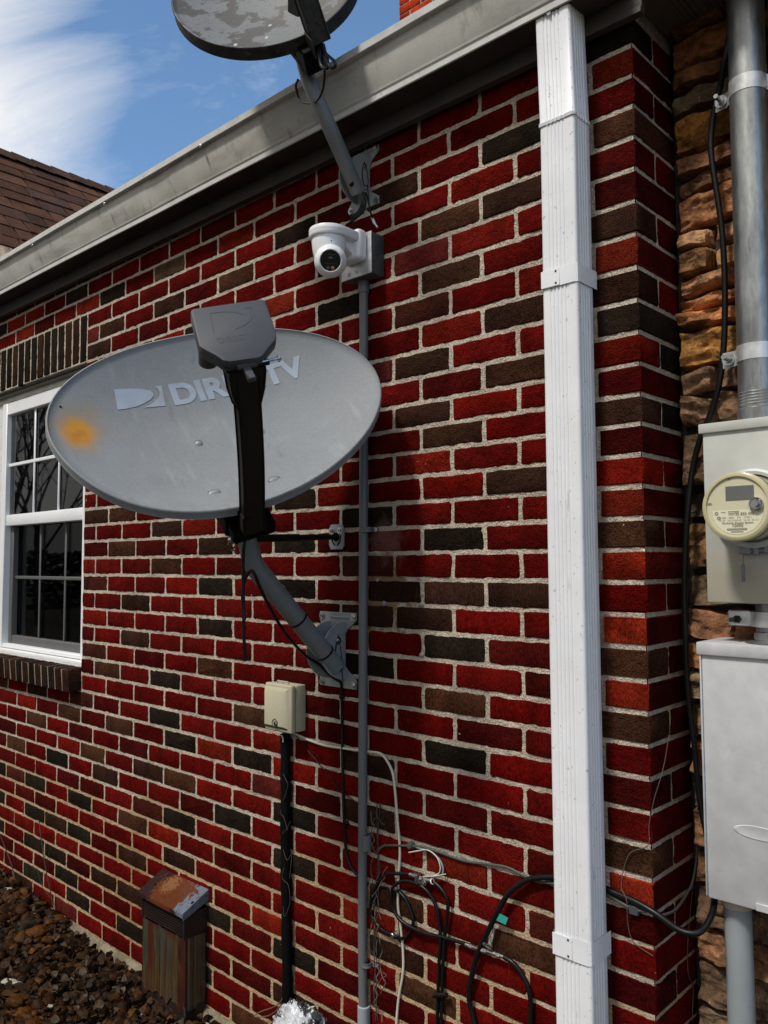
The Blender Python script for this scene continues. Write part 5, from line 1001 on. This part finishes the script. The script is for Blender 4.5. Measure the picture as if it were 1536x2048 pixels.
cable('dry_tendril', [PX(x_, y_, .315) for x_, y_ in ((1385, 1780), (1380, 1830), (1375, 1900), (1377, 1950), (1386, 1975), (1384, 2040))], .0008, M_stem, 'pale tendril in the angle between brick corner and stone wall', cat='tendril')
cable('vine_stem', [PX(x_, y_, .315) for x_, y_ in ((1392, 1640), (1394, 1700), (1386, 1760), (1372, 1790), (1350, 1820), (1322, 1832))], .003, M_gcable, 'grey weathered vine stem crossing the narrow side of the brick corner', cat='vine')
for j, pts_ in enumerate((((28, 1850, -.03), (36, 1805, -.03), (26, 1740, -.04), (8, 1690, -.05), (0, 1670, -.06)), ((115, 1880, -.02), (104, 1800, -.02), (92, 1740, -.03), (84, 1690, -.03), (78, 1640, -.03)))):
    sg_ = thing('bare_sapling', ['thin bare twig growing from the gravel at the far left of the wall', 'thin bare twig standing before the bricks right of the leftmost twig'][j], 'sapling', P(*pts_[0]))
    a = MB(); a.tube(cr(pp(*pts_), 5), .0022, 6); a.build('stem', M_bark, sg_)
    a = MB(); q = P(*pts_[2]); a.tube(cr([q, q+Vector((.05, -.02, .05)), q+Vector((.10, -.03, .12))], 4), .0012, 5); q = P(*pts_[1]); a.tube(cr([q, q+Vector((-.05, -.02, .05)), q+Vector((-.08, -.03, .12))], 4), .0012, 5); a.build('twig', M_bark, sg_)
for (px_, py_) in ((838, 1240-28), (842, 1208), (800, 1262), (841, 1307), (795, 1463)):
    pass
a = MB()
for (px_, py_, s_) in ((768, 1207, .011), (842, 1210, .011), (808, 1262, .009), (843, 1310, .010), (796, 1462, .009), (755, 1160, .008), (843, 1190, .006)):
    q = P(px_, py_, -.003); bm = bmesh.new(); bmesh.ops.create_icosphere(bm, subdivisions=3, radius=1)
    for v in bm.verts: v.co = q+Vector((v.co.x*s_*.75, v.co.y*s_*.3, v.co.z*s_*.6))*(1+.35*mn.noise(v.co.copy()*2.4))
    a = MB(); a.bm(bm); a.build('caulk_blob', M_caulk, house)
# ---------------------------------------------------------------- gravel and leaves
def gz(x_, y_): return max(-.02, .012+.075*max(0, min(1, (-1.9-x_)/.8))*max(0, 1+y_*1.2))+.012*mn.noise(Vector((x_*4, y_*4, 0)))
gm = MB(); N2 = 42; V = []; F = []
for j in range(N2+1):
    for i in range(N2*2+1):
        x_ = -4.6+6.8*i/(N2*2); y_ = -1.9+1.9*j/N2; V.append((x_, y_, gz(x_, y_)-.012))
for j in range(N2):
    for i in range(N2*2): F.append([j*(N2*2+1)+i, j*(N2*2+1)+i+1, (j+1)*(N2*2+1)+i+1, (j+1)*(N2*2+1)+i])
gm.add(V, F); o = gm.build('gravel_bed', M_ground); o['kind'] = 'structure'
ico = bmesh.new(); bmesh.ops.create_icosphere(ico, subdivisions=2, radius=1); iv = [v.co.copy() for v in ico.verts]; ifc = [[v.index for v in f.verts] for f in ico.faces]; ico.free()
rg = random.Random(5); st_ = MB(); pal = [(.065, .03, .014), (.05, .024, .012), (.035, .018, .010), (.10, .045, .016), (.08, .045, .028), (.045, .028, .018), (.12, .05, .012), (.03, .018, .012), (.055, .04, .03)]
cnt = 0
shapes = []
for s in range(14):
    off = Vector((s*7.3, s*1.7, 0)); shapes.append([v*(1+.38*mn.noise(v*1.3+off)+.20*mn.noise(v*3.1+off)) for v in iv])
for i in range(8200):
    if i < 7000: x_ = rg.uniform(-3.3, -.7); y_ = -rg.random()**1.1*1.0-.03
    else: x_ = rg.uniform(-4.4, 1.6); y_ = rg.uniform(-1.8, -.03)
    s_ = rg.choice([.007, .010, .012, .015, .019, .024, .030]); s_ *= rg.uniform(.7, 1.05)
    c = rg.choice(pal); k_ = rg.uniform(.35, 1.15); c = (c[0]*k_*.78, c[1]*k_*.70, c[2]*k_*.52)
    if rg.random() < .022: c = (.35, .32, .28)
    R_ = Matrix.Rotation(rg.uniform(0, 6.3), 4, 'Z') @ Matrix.Rotation(rg.uniform(-.6, .6), 4, 'X'); sc_ = Vector((rg.uniform(.9, 1.5), rg.uniform(.7, 1.1), rg.uniform(.45, .8)))*s_
    T_ = Matrix.Translation((x_, y_, gz(x_, y_)+rg.uniform(-.006, .016)+(.01 if rg.random() < .2 else 0))) @ R_ @ Matrix.Diagonal((*sc_, 1))
    st_.add(rg.choice(shapes), ifc, 0, c, T_)
o = st_.build('gravel', M_rock, ang=58); tag(o, 'brown and rust coloured loose gravel piled along the foot of the wall', 'gravel', kind='stuff')
lf = MB()
for i in range(620):
    if i < 400: x_, y_ = rg.gauss(-1.60, .3), -abs(rg.gauss(.15, .16))-.04
    else: x_, y_ = rg.uniform(-3.2, -.4), -rg.random()*.9-.03
    L2 = rg.uniform(.014, .038); c = rg.choice([(.05, .027, .014), (.036, .02, .011), (.07, .043, .026), (.025, .015, .009), (.085, .062, .042)]); cur = rg.uniform(.6, 2.6); pts_ = []
    for v_ in range(5):
        t = v_/4; wd = .42*sin(pi*(t*.92+.04))*L2*(1+.25*(v_ % 2))
        for sd in (-1, 0, 1): pts_.append(Vector((t*L2, sd*wd, L2*cur*(.5*(t-.5)**2+.35*(sd*sd)*sin(pi*t)))))
    T_ = Matrix.Translation((x_, y_, gz(x_, y_)+rg.uniform(.012, .035))) @ Matrix.Rotation(rg.uniform(0, 6.3), 4, 'Z') @ Matrix.Rotation(rg.uniform(-1, 1), 4, 'X') @ Matrix.Rotation(rg.uniform(-.8, .8), 4, 'Y')
    lf.add(pts_, [[r*3+q_, r*3+q_+1, r*3+q_+4, r*3+q_+3] for r in range(4) for q_ in (0, 1)], 0, c, T_)
o = lf.build('dead_leaves', M_leaf, ang=70); tag(o, 'curled dry brown leaves scattered over the gravel near the vent', 'leaves', kind='stuff')
# ---------------------------------------------------------------- trees and hedge mirrored in the window
rt = random.Random(21)
def bare_tree(loc, h, label):
    t = thing('bare_tree', label, 'tree', loc, 'bare trees across the yard'); tr = MB(); cw = MB(); L0 = Vector(loc)
    def grow(mb, p_, d, ln_, r_, dep):
        pts_ = [p_]; q = p_.copy(); dd = d.copy()
        for i in range(4): dd = (dd+Vector((rt.uniform(-.16, .16), rt.uniform(-.16, .16), rt.uniform(-.03, .12)))).normalized(); q = q+dd*ln_/4; pts_.append(q.copy())
        mb.tube(pts_, [r_*(1-.12*i) for i in range(5)], 6 if dep < 2 else 4, caps=False)
        if dep >= 5: return
        for _ in range(5 if dep < 2 else 4 if dep < 4 else 3):
            nd = (dd+Vector((rt.uniform(-.9, .9), rt.uniform(-.9, .9), rt.uniform(-.2, .7)))).normalized(); grow(cw, rt.choice(pts_[2:]), nd, ln_*rt.uniform(.6, .8), r_*.5, dep+1)
    grow(tr, L0, Vector((0, 0, 1)), h*.34, h*.009, 0); tr.build('trunk', M_bark, t); cw.build('crown', M_bark, t)
bare_tree((-19, -7.2, 0), 9, 'bare winter tree standing opposite the window, nearest of the three')
bare_tree((-22, -7.5, 0), 12, 'tallest bare winter tree, farthest out opposite the window')
bare_tree((-21, -11.5, 0), 10, 'bare winter tree beyond the hedge and left of the tallest tree')
hd = MB()
for i in range(5200):
    x_ = -27+rt.uniform(-1, 1)*1.; y_ = rt.uniform(-20, 0); z_ = rt.random()**.8*(1.9+.5*mn.noise(Vector((y_*.5, 0, 0)))); s_ = .16
    M_ = Matrix.Translation((x_, y_, z_)) @ Matrix.Rotation(rt.uniform(0, 6), 4, 'Z') @ Matrix.Rotation(rt.uniform(-1, 1), 4, 'X'); hd.add([(-s_, 0, 0), (0, 0, -s_*.5), (s_, 0, 0), (0, 0, s_*.5)], [[0, 1, 2, 3]], 0, None, M_)
tag(hd.build('evergreen_hedge', M_green), 'tall dark evergreen hedge far out across the yard from the window', 'hedge')
# a roof and a wall behind the camera would only be seen by reflection; none is shown in the photograph
bpy.context.view_layer.update()
